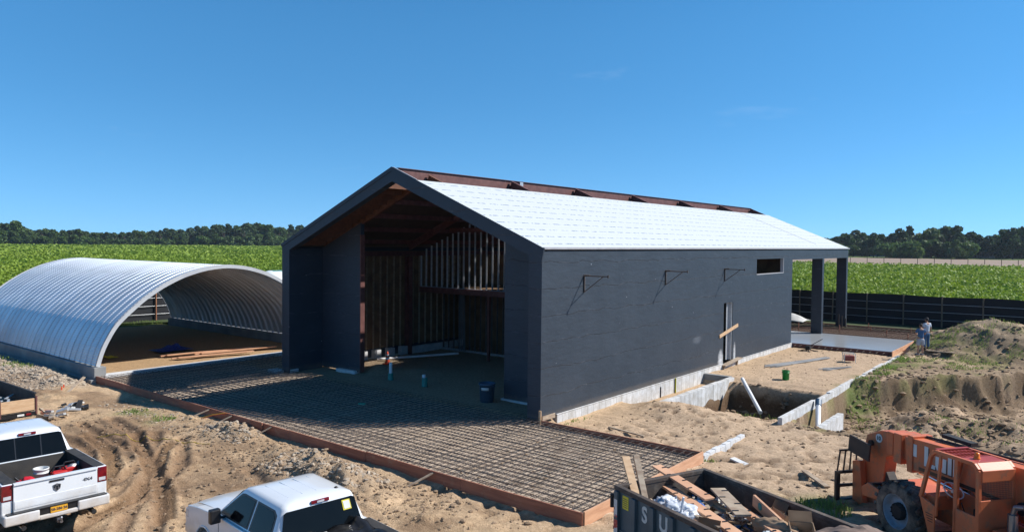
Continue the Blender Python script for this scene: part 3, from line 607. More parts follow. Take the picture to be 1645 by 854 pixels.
M['blockwall'] = block_mat()

W, LEN, EA, RG = 15.24, 39.3, 5.96, 9.14
SL = (RG-EA)/(W/2)
def roofz(x): return RG-abs(x+W/2)*SL
barn = thing('barn', 'long half built barn with dark blue-black membrane walls and a white sheathed roof', 'barn', (0, 0, 0))
def P(mb, name, m, parent=None, bevel=0): return mb.build(name, m, parent or barn, bevel)
# right hand wall, openings left for the door and the strip window
mb = MB()
for y0, y1, z0, z1 in ((.35,15.75,.03,EA-.14),(15.75,16.92,3.12,EA-.14),(16.92,20.25,.03,EA-.14),(20.25,24.72,.03,4.46),(20.25,24.72,5.32,EA-.14),(24.72,26.35,.03,EA-.14),(26.35,LEN,5.22,EA-.14)):
    mb.box(-.2, 0, y0, y1, z0, z1)
for y0, y1, d in ((3.1,4.6,.07),(7.9,8.5,.06),(12.0,12.5,.1),(21,22.0,.05)): mb.box(-.01, .004, y0, y1, .03-d, .05)
P(mb, 'side_wall', M['membrane'])
mb = MB(); mb.box(-W, -W+.16, .35, 14.5, -.05, EA-.14); mb.box(-W, -W+.16, 14.5, 16.7, 2.75, EA-.14); mb.box(-W, -W+.16, 16.7, 26.35, -.05, EA-.14); mb.box(-W, -W+.16, 26.35, LEN, 5.22, EA-.14)
P(mb, 'side_wall', M['membrane'])
# gable portal
def gable(xo, zlow, t, y0, y1, off=0.0):
    o = [(xo[0], zlow), (xo[0], EA+off), (-W/2, RG+off), (xo[1], EA+off), (xo[1], zlow), (xo[1]-t, zlow), (xo[1]-t, EA-.29), (-W/2, RG-.59), (xo[0]+t, EA-.29), (xo[0]+t, zlow)]
    mb = MB()
    for quad in ((0,1,8,9), (1,2,7,8), (2,3,6,7), (3,4,5,6)):
        mb.prism([o[i] for i in quad], XZ, -y1, -y0)
    return mb
mb = gable((-W, 0), -.12, .57, .0, .35, -.15); 
o2 = [(-W-.02, EA-.16), (-W-.02, EA), (-W/2, RG), (.0, EA), (0, EA-.16), (-W/2, RG-.16)]
mb.prism([o2[i] for i in (0,1,2,5)], XZ, 0, .03); mb.prism([o2[i] for i in (5,2,3,4)], XZ, 0, .03)
mb.prism([(0, EA-.5), (0, EA-.02), (.10, EA-.03)], XZ, -LEN*0-.03, .03)
P(mb, 'portal_frame', M['membrane'])
mb = MB(); mb.box(-W+.16, -W+.55, .352, 1.9, -.1, 5.72); P(mb, 'porch_wall', M['membrane'])
mb = MB(); mb.box(-.55, -.202, .352, 1.9, -.1, 5.72); P(mb, 'porch_wall', M['membrane'])
mb = MB(); mb.prism([(-W+.17, -.02), (-11.85, -.02), (-11.85, roofz(-11.85)-.42), (-W+.17, roofz(-W+.17)-.42)], XZ, -2.12, -1.92); P(mb, 'return_wall', M['membrane'])
mb = MB(); mb.prism([(-3.2, -.02), (-.21, -.02), (-.21, roofz(-.21)-.42), (-3.2, roofz(-3.2)-.42)], XZ, -2.12, -1.92); P(mb, 'return_wall', M['membrane'])
mb = MB(); mb.beam((-11.83, 2.0, 0), (-11.83, 2.0, 6.4), .05, .25, 0, (0,1,0)); P(mb, 'door_jamb', M['steel_red'])
# roof decks
ux = Vector((1, 0, -SL)).normalized()
def deck(x0, x1, y0, y1, t, mtop, mun, name, lift=0.0):
    mb = MB(); z0 = roofz(x0)+lift; z1 = roofz(x1)+lift
    v = [(x0,y0,z0),(x1,y0,z1),(x1,y1,z1),(x0,y1,z0),(x0,y0,z0-t),(x1,y0,z1-t),(x1,y1,z1-t),(x0,y1,z0-t)]
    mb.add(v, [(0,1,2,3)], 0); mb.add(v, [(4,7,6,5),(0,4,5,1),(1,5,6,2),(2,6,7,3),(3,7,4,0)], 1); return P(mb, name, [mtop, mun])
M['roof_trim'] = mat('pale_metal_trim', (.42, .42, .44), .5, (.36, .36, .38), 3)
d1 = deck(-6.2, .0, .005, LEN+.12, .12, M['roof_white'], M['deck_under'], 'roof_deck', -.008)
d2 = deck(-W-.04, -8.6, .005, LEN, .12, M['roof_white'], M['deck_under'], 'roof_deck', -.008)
mb = MB(); mb.beam((.035, .0, EA-.045), (.035, LEN+.15, EA-.045), .07, .06); P(mb, 'eave_trim', M['roof_trim'])
mb = MB(); mb.beam((-7.55, .02, RG+.005-.03), (-6.2, .02, roofz(-6.2)+.005), .05, .03); P(mb, 'gable_trim', M['roof_trim'])
mb = MB(); mb.beam((-6.2, 33.2, roofz(-6.2)-.002), (-.6, 33.2, roofz(-.6)-.002), .05, .012); P(mb, 'roof_seam', M['roof_trim'])
# ribbed underside: purlins along the barn, rafters across
for k in range(5):
    x = -W+.9+k*1.45; mb = MB(); mb.box(x-.04, x+.04, 2.2, 26.2, roofz(x)-.36, roofz(x)-.14); P(mb, 'purlin', M['steel_red'])
for k in range(5):
    x = -.9-k*1.4; mb = MB(); mb.box(x-.04, x+.04, 2.2, 26.2, roofz(x)-.36, roofz(x)-.14); P(mb, 'purlin', M['steel_red'])
for k in range(14):
    x = -W+.75+k*.49
    if x > -7.85: break
    mb = MB(); mb.box(x-.022, x+.022, .352, 1.93, roofz(x)-.38, roofz(x)-.145); P(mb, 'porch_joist', M['purlin'])
for k in range(14):
    x = -.75-k*.49
    if x < -6.8: break
    mb = MB(); mb.box(x-.022, x+.022, .352, 1.93, roofz(x)-.38, roofz(x)-.145); P(mb, 'porch_joist', M['purlin'])
def ibeam(mb, p, q, d=.36, w=.18, t=.02, upv=(0,0,1)):
    p = Vector(p); q = Vector(q); dr = (q-p).normalized(); s = dr.cross(Vector(upv)).normalized(); u = s.cross(dr)
    mb.beam(p, q, t, d-2*t, 0, u); mb.beam(p+u*(d/2-t/2), q+u*(d/2-t/2), w, t, 0, u); mb.beam(p-u*(d/2-t/2), q-u*(d/2-t/2), w, t, 0, u)
for y in (2.05, 7.7, 13.3, 19.5, 26.0, 32.7, 39.05):
    for sgn in (-1, 1):
        mb = MB(); xe = -W/2+sgn*(W/2-.5); p = (-W/2+sgn*.03, y, RG-.20); qd = (xe, y, roofz(xe)-.36)
        ibeam(mb, p if y > 3 else (-W/2+sgn*.03, y, RG-.30), qd, .34 if y > 3 else .26, .16); P(mb, 'rafter', M['steel_red'] if y > 3 else M['purlin'])
mb = MB(); mb.box(-W/2-.03, -W/2-.01, .36, LEN, RG-.62, RG-.03); mb.box(-W/2-.12, -W/2+.05, .36, LEN, RG-.03, RG-.01); P(mb, 'ridge_beam', M['steel_red'])
mb = MB(); mb.box(-W/2, -W/2+.05, 8.4, 8.65, RG-.3, RG-.04); P(mb, 'bracket_plate', M['galv_pale'])
# interior: plywood lining, studs, columns
mb = MB()
for y0, y1 in ((2.15, 14.45), (16.75, 26.2)): mb.box(-W+.162, -W+.19, y0, y1, .42, 5.6)
P(mb, 'wall_lining', M['plywood'])
mb = MB()
for k in range(6): mb = MB(); mb.box(-W+.165, -W+.45, 2.5+k*.95, 2.95+k*.95, -.12, .36); P(mb, 'block_footing', M['block'])
mb = MB(); mb.box(-W+.2, -W+.42, 8.0, 14.4, -.12, .28); P(mb, 'block_footing', M['block'])
y = 2.5
while y < 14.4:
    mb = MB(); mb.box(-W+.19, -W+.29, y, y+.035, .38, 5.5); P(mb, 'stud', M['old_wood']); y += .48
for (x, y) in ((-14.75, 7.7), (-.45, 7.7), (-14.75, 13.3), (-.45, 13.3), (-.45, 19.5)):
    mb = MB(); ibeam(mb, (x, y, -.1), (x, y, 5.3), .32, .28, .02, (1,0,0)); P(mb, 'column', M['steel_red'])
mb = MB(); ibeam(mb, (-14.95, 2.3, 5.45), (-14.95, 26, 5.45), .25, .15, .02); P(mb, 'eave_beam', M['steel_red'])
mb = MB(); ibeam(mb, (-.35, 2.3, 5.45), (-.35, 26, 5.45), .25, .15, .02); P(mb, 'eave_beam', M['steel_red'])
# mezzanine
M['conduit'] = mat('grey_conduit', (.16, .17, .18), .6)
mb = MB(); ibeam(mb, (-15.0, 8.75, 3.44), (-.4, 8.75, 3.44), .3, .16, .02); P(mb, 'mezzanine_beam', M['steel_red'])
mb = MB(); mb.box(-15.0, -.4, 8.85, 20, 3.5, 3.6); P(mb, 'mezzanine_floor', M['plywood'])
mb = MB(); mb.beam((-9.86, 8.8, -.12), (-9.86, 8.8, 3.3), .13, .13, 0, (1,0,0)); P(mb, 'post', M['steel_red'])
mb = MB(); mb.beam((-4.2, 8.8, -.12), (-4.2, 8.8, 3.3), .13, .13, 0, (1,0,0)); P(mb, 'post', M['steel_red'])
def stud(x, y, z0, z1, m='galv'):
    mb = MB(); mb.box(x-.02, x-.016, y, y+.09, z0, z1); mb.box(x-.02, x+.022, y-.002, y+.002, z0, z1); mb.box(x-.02, x+.022, y+.086, y+.09, z0, z1)
    P(mb, 'stud', M[m])
x = -15.0
while x < -8.0: stud(x, 8.86, 3.6, roofz(x)-.5); x += .405
x = -14.7
while x < -9.2: stud(x, 10.4, 0, 3.45, 'stud_shaded'); x += .405
mb = MB(); mb.box(-15, -6, 8.83, 8.97, 3.56, 3.61); mb.box(-15, -9, 10.35, 10.5, -.1, .02); P(mb, 'stud_track', M['galv'])
mb = MB(); ibeam(mb, (-12.6, 8.7, 6.75), (-2.7, 8.7, 6.75), .22, .14, .02); P(mb, 'tie_beam', M['steel_red'])
mb = MB(); mb.box(-15, -9, 12.2, 12.35, -.1, 3.4); mb.box(-15, -8, 12.2, 12.35, 3.62, 5.4); P(mb, 'inner_wall', M['plywood'])
mb = MB(); mb.prism([(-W+.2, -.1), (-.2, -.1), (-.2, 5.5), (-W/2, 8.6), (-W+.2, 5.5)], XZ, -26.3, -26.15); P(mb, 'end_wall', M['plywood'])
mb = MB()
for k in range(4): mb.tube((-13.1+k*.13, 10.1, 0), (-13.1+k*.09, 10.1, 3.3), .03, 6)
P(mb, 'conduit', M['conduit'])
# rear porch columns
for y0 in (32.35, 38.5):
    mb = MB(); mb.box(-.70, -.002, y0+.36, y0+.76, -.1, 5.225); P(mb, 'column', M['membrane'])
for y0 in (32.35, 38.5):
    mb = MB(); mb.box(-W+.01, -W+.75, y0, y0+.78, -.1, 5.225); P(mb, 'column', M['membrane'])
# foundation strip along the right wall
mb = MB(); mb.box(-.19, .05, .95, 15.7, -.9, .028); mb.box(-.19, .05, 17.0, 26.45, -.9, .028); mb.box(-.19, .05, 15.7, 17.0, -.9, -.1)
P(mb, 'foundation', M['blockwall'])
for (a, b_) in ((-15.3, -14.6), (-13.4, -12.1)):
    mb = MB(); mb.cbox(((a+b_)/2, 1.95 if a > -14 else .25, -.06), (b_-a, .42, .2), rz=.05); P(mb, 'footing_block', M['block'])
mb = MB(); mb.cbox((-2.0, 2.0, -.07), (2.6, .3, .12)); P(mb, 'footing_block', M['block'])
mb = MB(); mb.cbox((-15.5, -.1, -.1), (.8, .5, .12)); P(mb, 'footing_block', M['block'])
# door frame, door board, window reveal
mb = MB(); mb.box(-.19, -.03, 16.85, 16.918, .1, 3.11); mb.box(-.21, -.19, 16.55, 16.915, .1, 3.11); P(mb, 'door_frame', M['galv_pale'])
mb = MB(); mb.beam((.03, 15.2, 1.46), (.03, 17.6, 1.86), .03, .17, 0, (0,0,1)); P(mb, 'brace_board', M['pine'])
mb = MB(); mb.box(-.2, .01, 20.25, 24.72, 4.44, 4.475); mb.box(-.19, .0, 24.68, 24.72, 4.47, 5.32); P(mb, 'window_frame', M['roof_trim'])
mb = MB(); mb.beam((.12, 15.5, -.05), (.14, 17.7, .12), .28, .045); P(mb, 'door_step', M['old_wood'])
mb = MB(); mb.box(.06, .14, 15.6, 15.72, -.4, -.08); mb.box(.06, .14, 17.35, 17.45, -.4, .02); P(mb, 'step_prop', M['old_wood'])
for y, z in ((2.64, 4.9), (9.2, 4.92), (15.74, 4.86)):
    b_ = MB(); b_.tube((.0, y, z), (1.05, y, z), .022, 8); b_.tube((.03, y, z), (.03, y, z-.62), .026, 8); b_.tube((.03, y, z-.6), (.82, y, z-.02), .016, 6)
    b_.tube((1.05, y, z-.055), (1.05, y, z+.055), .03, 8); b_.tube((0, y, z+.01), (.26, y, z+.01), .036, 8)
    P(b_, 'wall_bracket', M['rebar'])
mb = MB(); mb.beam((.03, -.06, -.32), (.03, -.06, .32), .09, .04, 0, (0,1,0)); P(mb, 'corner_stake', M['pine'])
mb = MB(); mb.cbox((.03, .45, .02), (.03, .75, .16)); P(mb, 'offcut', M['old_wood'])

# ------------------------------------------------------------------ arched metal hut
HC = -.1; PROF = [(6.2,.37),(5.95,1.15),(5.49,1.99),(5.1,2.43),(4.67,2.82),(4.2,3.21),(3.72,3.54),(3.23,3.84),(2.74,4.08),(2.25,4.29),(1.71,4.46),(1.18,4.59),(.64,4.67),(0,4.71)]
fullp = [(-a, b) for a, b in PROF]+[(a, b) for a, b in PROF[::-1][1:]]
def smoothp(p, k):
    pts = [Vector((a, b)) for a, b in p]
    out_ = []
    for i in range(len(pts)-1):
        p0 = pts[max(i-1, 0)]; p1 = pts[i]; p2 = pts[i+1]; p3 = pts[min(i+2, len(pts)-1)]
        for j in range(k):
            t = j/k; out_.append(.5*((2*p1)+(p2-p0)*t+(2*p0-5*p1+4*p2-p3)*t*t+(3*p1-p0-3*p2+p3)*t**3))
    out_.append(pts[-1]); return out_
hp = smoothp(fullp, 3)
M['hut_metal'] = mat('galvalume_sheet', (.74, .77, .80), .36, (.64, .68, .73), .6, 0.0, metal=.45, lo=.3, hi=.7)
nt = M['hut_metal'].node_tree; b = nt.nodes['Principled BSDF']
tc = N(nt, 'TexCoord'); wv = N(nt, 'TexWave', Scale=14.0); wv.bands_direction = 'Z'; mp = N(nt, 'Mapping'); nt.links.new(tc.outputs['UV'], mp.inputs[0]); 
uvn = N(nt, 'UVMap'); sp = N(nt, 'SeparateXYZ'); nt.links.new(uvn.outputs[0], sp.inputs[0])
si = N(nt, 'Math'); si.operation = 'MULTIPLY'; si.inputs[1].default_value = 2*PI/.11; nt.links.new(sp.outputs['Y'], si.inputs[0]); s2 = N(nt, 'Math'); s2.operation = 'SINE'; nt.links.new(si.outputs[0], s2.inputs[0])
bp = N(nt, 'Bump', Strength=.30, Distance=.02); nt.links.new(s2.outputs[0], bp.inputs['Height']); nt.links.new(bp.outputs[0], b.inputs['Normal'])
# each pressed panel weathered a little differently
fl = N(nt, 'Math'); fl.operation = 'FLOOR'; dv = N(nt, 'Math'); dv.operation = 'DIVIDE'; dv.inputs[1].default_value = .6; nt.links.new(sp.outputs['X'], dv.inputs[0]); nt.links.new(dv.outputs[0], fl.inputs[0])
fy = N(nt, 'Math'); fy.operation = 'FLOOR'; dy = N(nt, 'Math'); dy.operation = 'DIVIDE'; dy.inputs[1].default_value = 2.7; nt.links.new(sp.outputs['Y'], dy.inputs[0]); nt.links.new(dy.outputs[0], fy.inputs[0])
cbn = N(nt, 'CombineXYZ'); nt.links.new(fl.outputs[0], cbn.inputs[0]); nt.links.new(fy.outputs[0], cbn.inputs[1]); wn = N(nt, 'TexWhiteNoise'); nt.links.new(cbn.outputs[0], wn.inputs['Vector'])
mr = N(nt, 'MapRange'); mr.inputs['To Min'].default_value = .80; mr.inputs['To Max'].default_value = 1.0; nt.links.new(wn.outputs['Value'], mr.inputs['Value'])
old = b.inputs['Base Color'].links[0].from_socket; ml = N(nt, 'MixRGB'); ml.blend_type = 'MULTIPLY'; ml.inputs[0].default_value = 1; nt.links.new(old, ml.inputs[1]); nt.links.new(mr.outputs[0], ml.inputs[2]); nt.links.new(ml.outputs[0], b.inputs['Base Color'])
hut = thing('arched_hut', 'shiny corrugated steel arched hut open at both ends beside the barn', 'arched hut', (-29, HC, 0))
# corrugation: panels 0.61 m wide with a deep trapezoid rib
NX = 30; pw = 18.0/NX; xs_ = []; off = []
for k in range(NX):
    for f, o in ((0, .10), (.36, .108), (.72, .10), (.80, .0), (.84, -.01), (.90, .0)): xs_.append(9.0-(k+f)*pw); off.append(o)
xs_.append(-9.0); off.append(0)
nrm = []
for i in range(len(hp)):
    a = hp[max(i-1, 0)]; c = hp[min(i+1, len(hp)-1)]; t = (c-a).normalized(); nrm.append(Vector((-t.y, t.x)))
arc = [0]
for a, c in zip(hp, hp[1:]): arc.append(arc[-1]+(c-a).length)
v = []; f = []; uvs = []
for i, p in enumerate(hp):
    for x, o in zip(xs_, off):
        q_ = p+nrm[i]*o; v.append((x, q_.x, q_.y)); uvs.append((x, arc[i]))
nx = len(xs_)
for i in range(len(hp)-1):
    for j in range(nx-1): f.append((i*nx+j, i*nx+j+1, (i+1)*nx+j+1, (i+1)*nx+j))
mb = MB(); mb.add(v, f, 0, False); sh = mb.build('shell', M['hut_metal'], hut, solid=.015)
uvl = sh.data.uv_layers.new(name='UVMap'); vi = np.zeros(len(sh.data.loops), int); sh.data.loops.foreach_get('vertex_index', vi); uvl.data.foreach_set('uv', np.array(uvs)[vi].ravel())
RIM = mat('rim_metal', (.66, .68, .70), .4, (.58, .6, .63), 2, metal=.3)
for x in (9.0, -9.1):
    mb = MB()
    for a, c, na, nb in zip(hp, hp[1:], nrm, nrm[1:]):
        pts = [a-na*.05, a+na*.13, c+nb*.13, c-nb*.05]
        vv = [(x, q_.x, q_.y) for q_ in pts]+[(x+.1, q_.x, q_.y) for q_ in pts]
        mb.add(vv, [(0,1,2,3),(7,6,5,4),(0,4,5,1),(2,6,7,3)], 0)
    mb.build('end_rim', RIM, hut)
for s_ in (-1, 1):
    mb = MB(); mb.box(-9.15, 9.25, s_*6.2-.25, s_*6.2+.25, -.15, .37); mb.box(-9.2, 9.3, s_*6.2-.42, s_*6.2+.42, -.7, -.151); mb.build('footing', M['concrete_grey'], hut, bevel=.01)
mb = MB(); mb.box(-20.05, -19.72, -6.1, 9.5, -.4, .0); mb.box(-20.35, -20.1, -6.1, 9.5, -.4, -.03)
one(mb, 'concrete_kerb', M['block'], 'pale low concrete kerb across the mouth of the arched hut', 'kerb', bevel=.01)

# ------------------------------------------------------------------ slab formwork and rebar mat
def board(name, p, q, t, h, m, label, group='form boards round the slab', cat='form board'):
    mb = MB(); p = Vector(p); q = Vector(q); n = max(1, int((q-p).length/3.7))
    for k in range(n):
        a = p+(q-p)*(k/n); c = p+(q-p)*((k+1)/n)-(q-p).normalized()*.006; a = a+Vector((0, .006*(k % 2), .008*(k % 3))); mb.beam(a, c, t, h)
    return one(mb, name, m, label, cat, group, bevel=.004)
board('form_board', (-20.15, -6.47, -.16), (5.98, -6.47, -.16), .045, .32, M['form_wood'], 'long reddish form board along the front edge of the rebar mat')
board('form_board', (5.99, -6.44, -.15), (5.99, -.05, -.15), .045, .34, M['pine_pink'], 'pale pinkish form board closing the right end of the rebar mat')
board('form_board', (.12, -.10, -.12), (5.95, -.10, -.12), .045, .26, M['form_wood'], 'reddish form board running right from the corner of the barn')
rb = MB(); rr_ = random.Random(2)
xs = np.arange(-19.6, 5.9, .285); ys = np.arange(-6.35, .05, .285)
def bar(mb, p, q, r=.0092):
    p = Vector(p); q = Vector(q); n = 4; prev = p
    for k in range(1, n+1):
        c = p+(q-p)*(k/n)+Vector((0, 0, rr_.uniform(-.012, .012))); mb.tube(prev, c, r, 4, caps=False, smooth=False); prev = c
for lay, z in ((0, -.10), (1, -.02)):
    for x in xs: x = x+rr_.uniform(-.03, .03)+lay*.035; y1 = .35 if x < -.3 and x > -15 else -.2; bar(rb, (x, -6.36, z), (x+rr_.uniform(-.03, .03), y1 if x > -15.3 else 2.5, z+.01))
    for y in list(ys)+([.35, .65, .95, 1.3, 1.6, 1.95, 2.25] if True else []):
        y = y+rr_.uniform(-.03, .03)+lay*.035
        if y < -.05:
            x1 = 5.9
        elif y < .3: x1 = -.3
        else: x1 = -15.4
        segs = [(-19.6, -7), (-7.2, 0), (-.4, x1)] if x1 > 0 else ([(-19.6, -8), (-8.4, x1)] if x1 > -14 else [(-19.6, x1)])
        for a, c in segs: bar(rb, (a, y, z+.022), (c, y+rr_.uniform(-.03, .03), z+.022))
one(rb, 'rebar_mat', M['rebar'], 'wide grid of dark steel rebar laid over sand in front of the barn', 'rebar mat')
# braces and stakes against the front board
for i, (x, lab, ln) in enumerate(((-10.1, 'leaning grey wooden brace against the front form board, left of the others', .75), (-8.6, 'short pale brace against the front form board near the gravel heap', .55), (-6.2, 'short pale brace beside an upright stake on the front form board', .5), (1.25, 'lone thin brace on the right half of the front form board', .6))):
    mb = MB(); mb.beam((x, -6.5, -.04), (x-.35, -6.5-ln, -.34), .09, .03); one(mb, 'brace', M['old_wood'], lab, 'wooden brace', 'braces along the front form board')
mb = MB(); mb.beam((-6.7, -6.52, -.45), (-6.7, -6.53, .02), .04, .04, 0, (0,1,0)); one(mb, 'stake', M['form_wood'], 'small upright reddish stake against the front form board', 'stake')
for dx, c in ((0, (.55, .35, .03)), (.12, (.5, .08, .02))):
    mb = MB(); mb.pipe([(-9.0+dx, -6.45, .0), (-9.5+dx, -6.75, -.1), (-9.9+dx, -7.0, -.25)], .012, 5); one(mb, 'string', mat('string', c, .6), ('yellow' if dx == 0 else 'red')+' string slung over the front form board', 'string')
mb = MB(); mb.beam((-20.2, -6.75, -.02), (-18.1, -8.3, -.30), .12, .05); one(mb, 'brace', M['old_wood'], 'long pale plank leaning from the hut footing down to the dirt', 'wooden plank')

# ------------------------------------------------------------------ fences
M['screen'] = mat('black_screen', (.010, .012, .016), .8, (.007, .008, .011), .8, .3, 3)
M['post_wood'] = mat('fence_post', (.20, .15, .10), .85, (.14, .1, .07), 4)
M['post_red'] = mat('rust_post', (.34, .15, .07), .8, (.26, .1, .05), 4)
def fence(p, q, h, step, label, mpost, side, rails):
    p = Vector(p); q = Vector(q); d = (q-p); L_ = d.length; d.normalize(); nn = Vector((d.y, -d.x, 0))*side
    t = thing('fence', label, 'fence', p, 0)
    mb = MB(); n = int(L_/.6)
    mb.grid(lambda a, b_: tuple(d*(a*L_)+nn*(.03*math.sin(a*L_*1.2)+.02*math.sin(a*L_*3.1+b_*3))+Vector((0, 0, -.4+b_*(h+.4+.03*math.sin(a*L_*.9))))), n, 4)
    mb.build('screen', M['screen'], t)
    k = 0
    while k*step < L_:
        a = d*(k*step)+nn*.12; mb = MB(); mb.tube(a+Vector((0,0,-.4)), a+Vector((rnd.uniform(-.03,.03), 0, h+.03)), .055, 8); mb.build('post', mpost, t); k += 1
    for z in rails:
        mb = MB(); m_ = 24
        for j in range(m_):
            a = d*(L_*j/m_)+nn*.10; c = d*(L_*(j+1)/m_)+nn*.10; mb.tube(a+Vector((0,0,z+.02*math.sin(j))), c+Vector((0,0,z+.02*math.sin(j+1))), .016, 5, caps=False)
        mb.build('rail', M['galv_pale'], t)
    return t
fence((-41.4, 43.3, -.2), (18, 43.3, -.2), 2.55, 2.62, 'long black screened fence with wooden posts behind the barn, right up to the dirt mound', M['post_wood'], 1, (.75, 1.35, 1.95))
fence((-40.6, -20, -.2), (-40.6, 43.1, -.2), 2.35, 2.9, 'black screened fence with rust brown posts seen through the arched hut', M['post_red'], 1, (.7, 1.3, 1.9))

# ------------------------------------------------------------------ pickups
M['car_white'] = mat('white_car_paint', (.74, .76, .78), .28, (.72, .74, .76), 2, coat=.8, dirt=(.60, .56, .50), dscale=1.6, dlo=.62, dhi=.9)
M['glass_dark'] = mat('dark_glass', (.005, .006, .007), .07, (.004, .005, .006), 3, spec=.16)
M['lamp_red'] = mat('red_lamp', (.22, .008, .012), .2, (.12, .004, .008), 9, coat=.8)
M['lamp_clear'] = mat('clear_lamp', (.62, .62, .64), .15, (.45, .46, .48), 9, coat=.8)
M['chrome'] = mat('chrome', (.6, .6, .62), .15, (.55, .55, .57), 3, metal=1.0)
M['rim_steel'] = mat('alloy_rim', (.35, .35, .37), .35, (.28, .28, .3), 3, metal=.8)
M['liner'] = mat('bed_liner', (.022, .022, .024), .7, (.05, .045, .04), 3, .3, 40, dirt=(.12, .10, .08), dscale=3, dlo=.6)
M['tyre'] = mat('tyre', (.030, .028, .027), .85, (.018, .018, .018), 4, .2, 30, dirt=(.27, .21, .16), dscale=2.2, dlo=.40, dhi=.62)
M['plate_gold'] = mat('gold_plate', (.75, .38, .03), .5, (.7, .34, .02), 3)
M['ink_blue'] = mat('ink', (.02, .025, .06), .5)
M['ink_grey'] = mat('grey_badge', (.12, .12, .13), .3)
M['sticker'] = mat('pale_sticker', (.75, .74, .70), .6)
M['sticker_y'] = mat('yellow_sticker', (.75, .62, .05), .6)

_nt = M['car_white'].node_tree; _b = _nt.nodes['Principled BSDF']; _tc = N(_nt, 'TexCoord'); _sp = N(_nt, 'SeparateXYZ'); _nt.links.new(_tc.outputs['Object'], _sp.inputs[0])
_n = N(_nt, 'TexNoise', Scale=3.0, Detail=7.0, Roughness=.7); _nt.links.new(_tc.outputs['Object'], _n.inputs['Vector']); _ma = N(_nt, 'Math'); _ma.operation = 'MULTIPLY_ADD'; _ma.inputs[1].default_value = -.9; _nt.links.new(_n.outputs['Fac'], _ma.inputs[0]); _nt.links.new(_sp.outputs['Z'], _ma.inputs[2])
_mr = N(_nt, 'MapRange'); _mr.inputs['From Min'].default_value = .55; _mr.inputs['From Max'].default_value = .05; _mr.inputs['To Max'].default_value = .6; _nt.links.new(_ma.outputs[0], _mr.inputs['Value'])
_old = _b.inputs['Base Color'].links[0].from_socket; _mx = N(_nt, 'MixRGB'); _mx.inputs[2].default_value = (.42, .32, .22, 1); _nt.links.new(_mr.outputs[0], _mx.inputs[0]); _nt.links.new(_old, _mx.inputs[1]); _nt.links.new(_mx.outputs[0], _b.inputs['Base Color'])
def wheel(parent, x, y, r, w_, side, lug=False, rim='rim_steel'):
    t = MB(); X = Matrix.Translation((x, y, r)) @ Matrix.Rotation(PI/2*side, 4, 'Y')   # local z -> outward
    h = w_/2; t.lathe([(r*.60, -h), (r*.90, -h), (r*.985, -h*.75), (r, -h*.4), (r, h*.4), (r*.985, h*.75), (r*.90, h), (r*.60, h)], X, 36)
    if lug:
        for k in range(20):
            a = 2*PI*k/20
            for s_ in (-1, 1):
                Y = X @ Matrix.Rotation(a+(.08 if s_ > 0 else .235), 4, 'Z') @ Matrix.Translation((r*.995, 0, s_*h*.52)) @ Matrix.Rotation(s_*.5, 4, 'X'); t.box(-.03, .03, -.038, .038, -h*.5, h*.5, 0, Y)
    ty = t.build('tyre', M['tyre'])
    rimb = MB(); rimb.lathe([(r*.61, h*.92), (r*.585, h*.98), (r*.56, h*.8), (r*.52, h*.35), (r*.30, h*.30), (r*.28, h*.55), (r*.12, h*.62), (0, h*.62)], X, 30)
    if not lug:
        for k in range(5):
            Y = X @ Matrix.Rotation(2*PI*k/5, 4, 'Z'); rimb.box(r*.15, r*.56, -r*.07, r*.07, h*.35, h*.78, 0, Y)
    wo = rimb.build('wheel', M[rim], parent); ty.parent = wo
    if lug:
        hb = MB(); hb.lathe([(r*.30, h*.34), (r*.29, h*.75), (r*.20, h*.85), (0, h*.85)], X, 16)
        for k in range(10): Y = X @ Matrix.Rotation(2*PI*k/10, 4, 'Z'); hb.tube(Y @ Vector((r*.24, 0, h*.7)), Y @ Vector((r*.24, 0, h*.95)), .016, 6)
        hb.build('hub', M['black'], wo)
    return wo

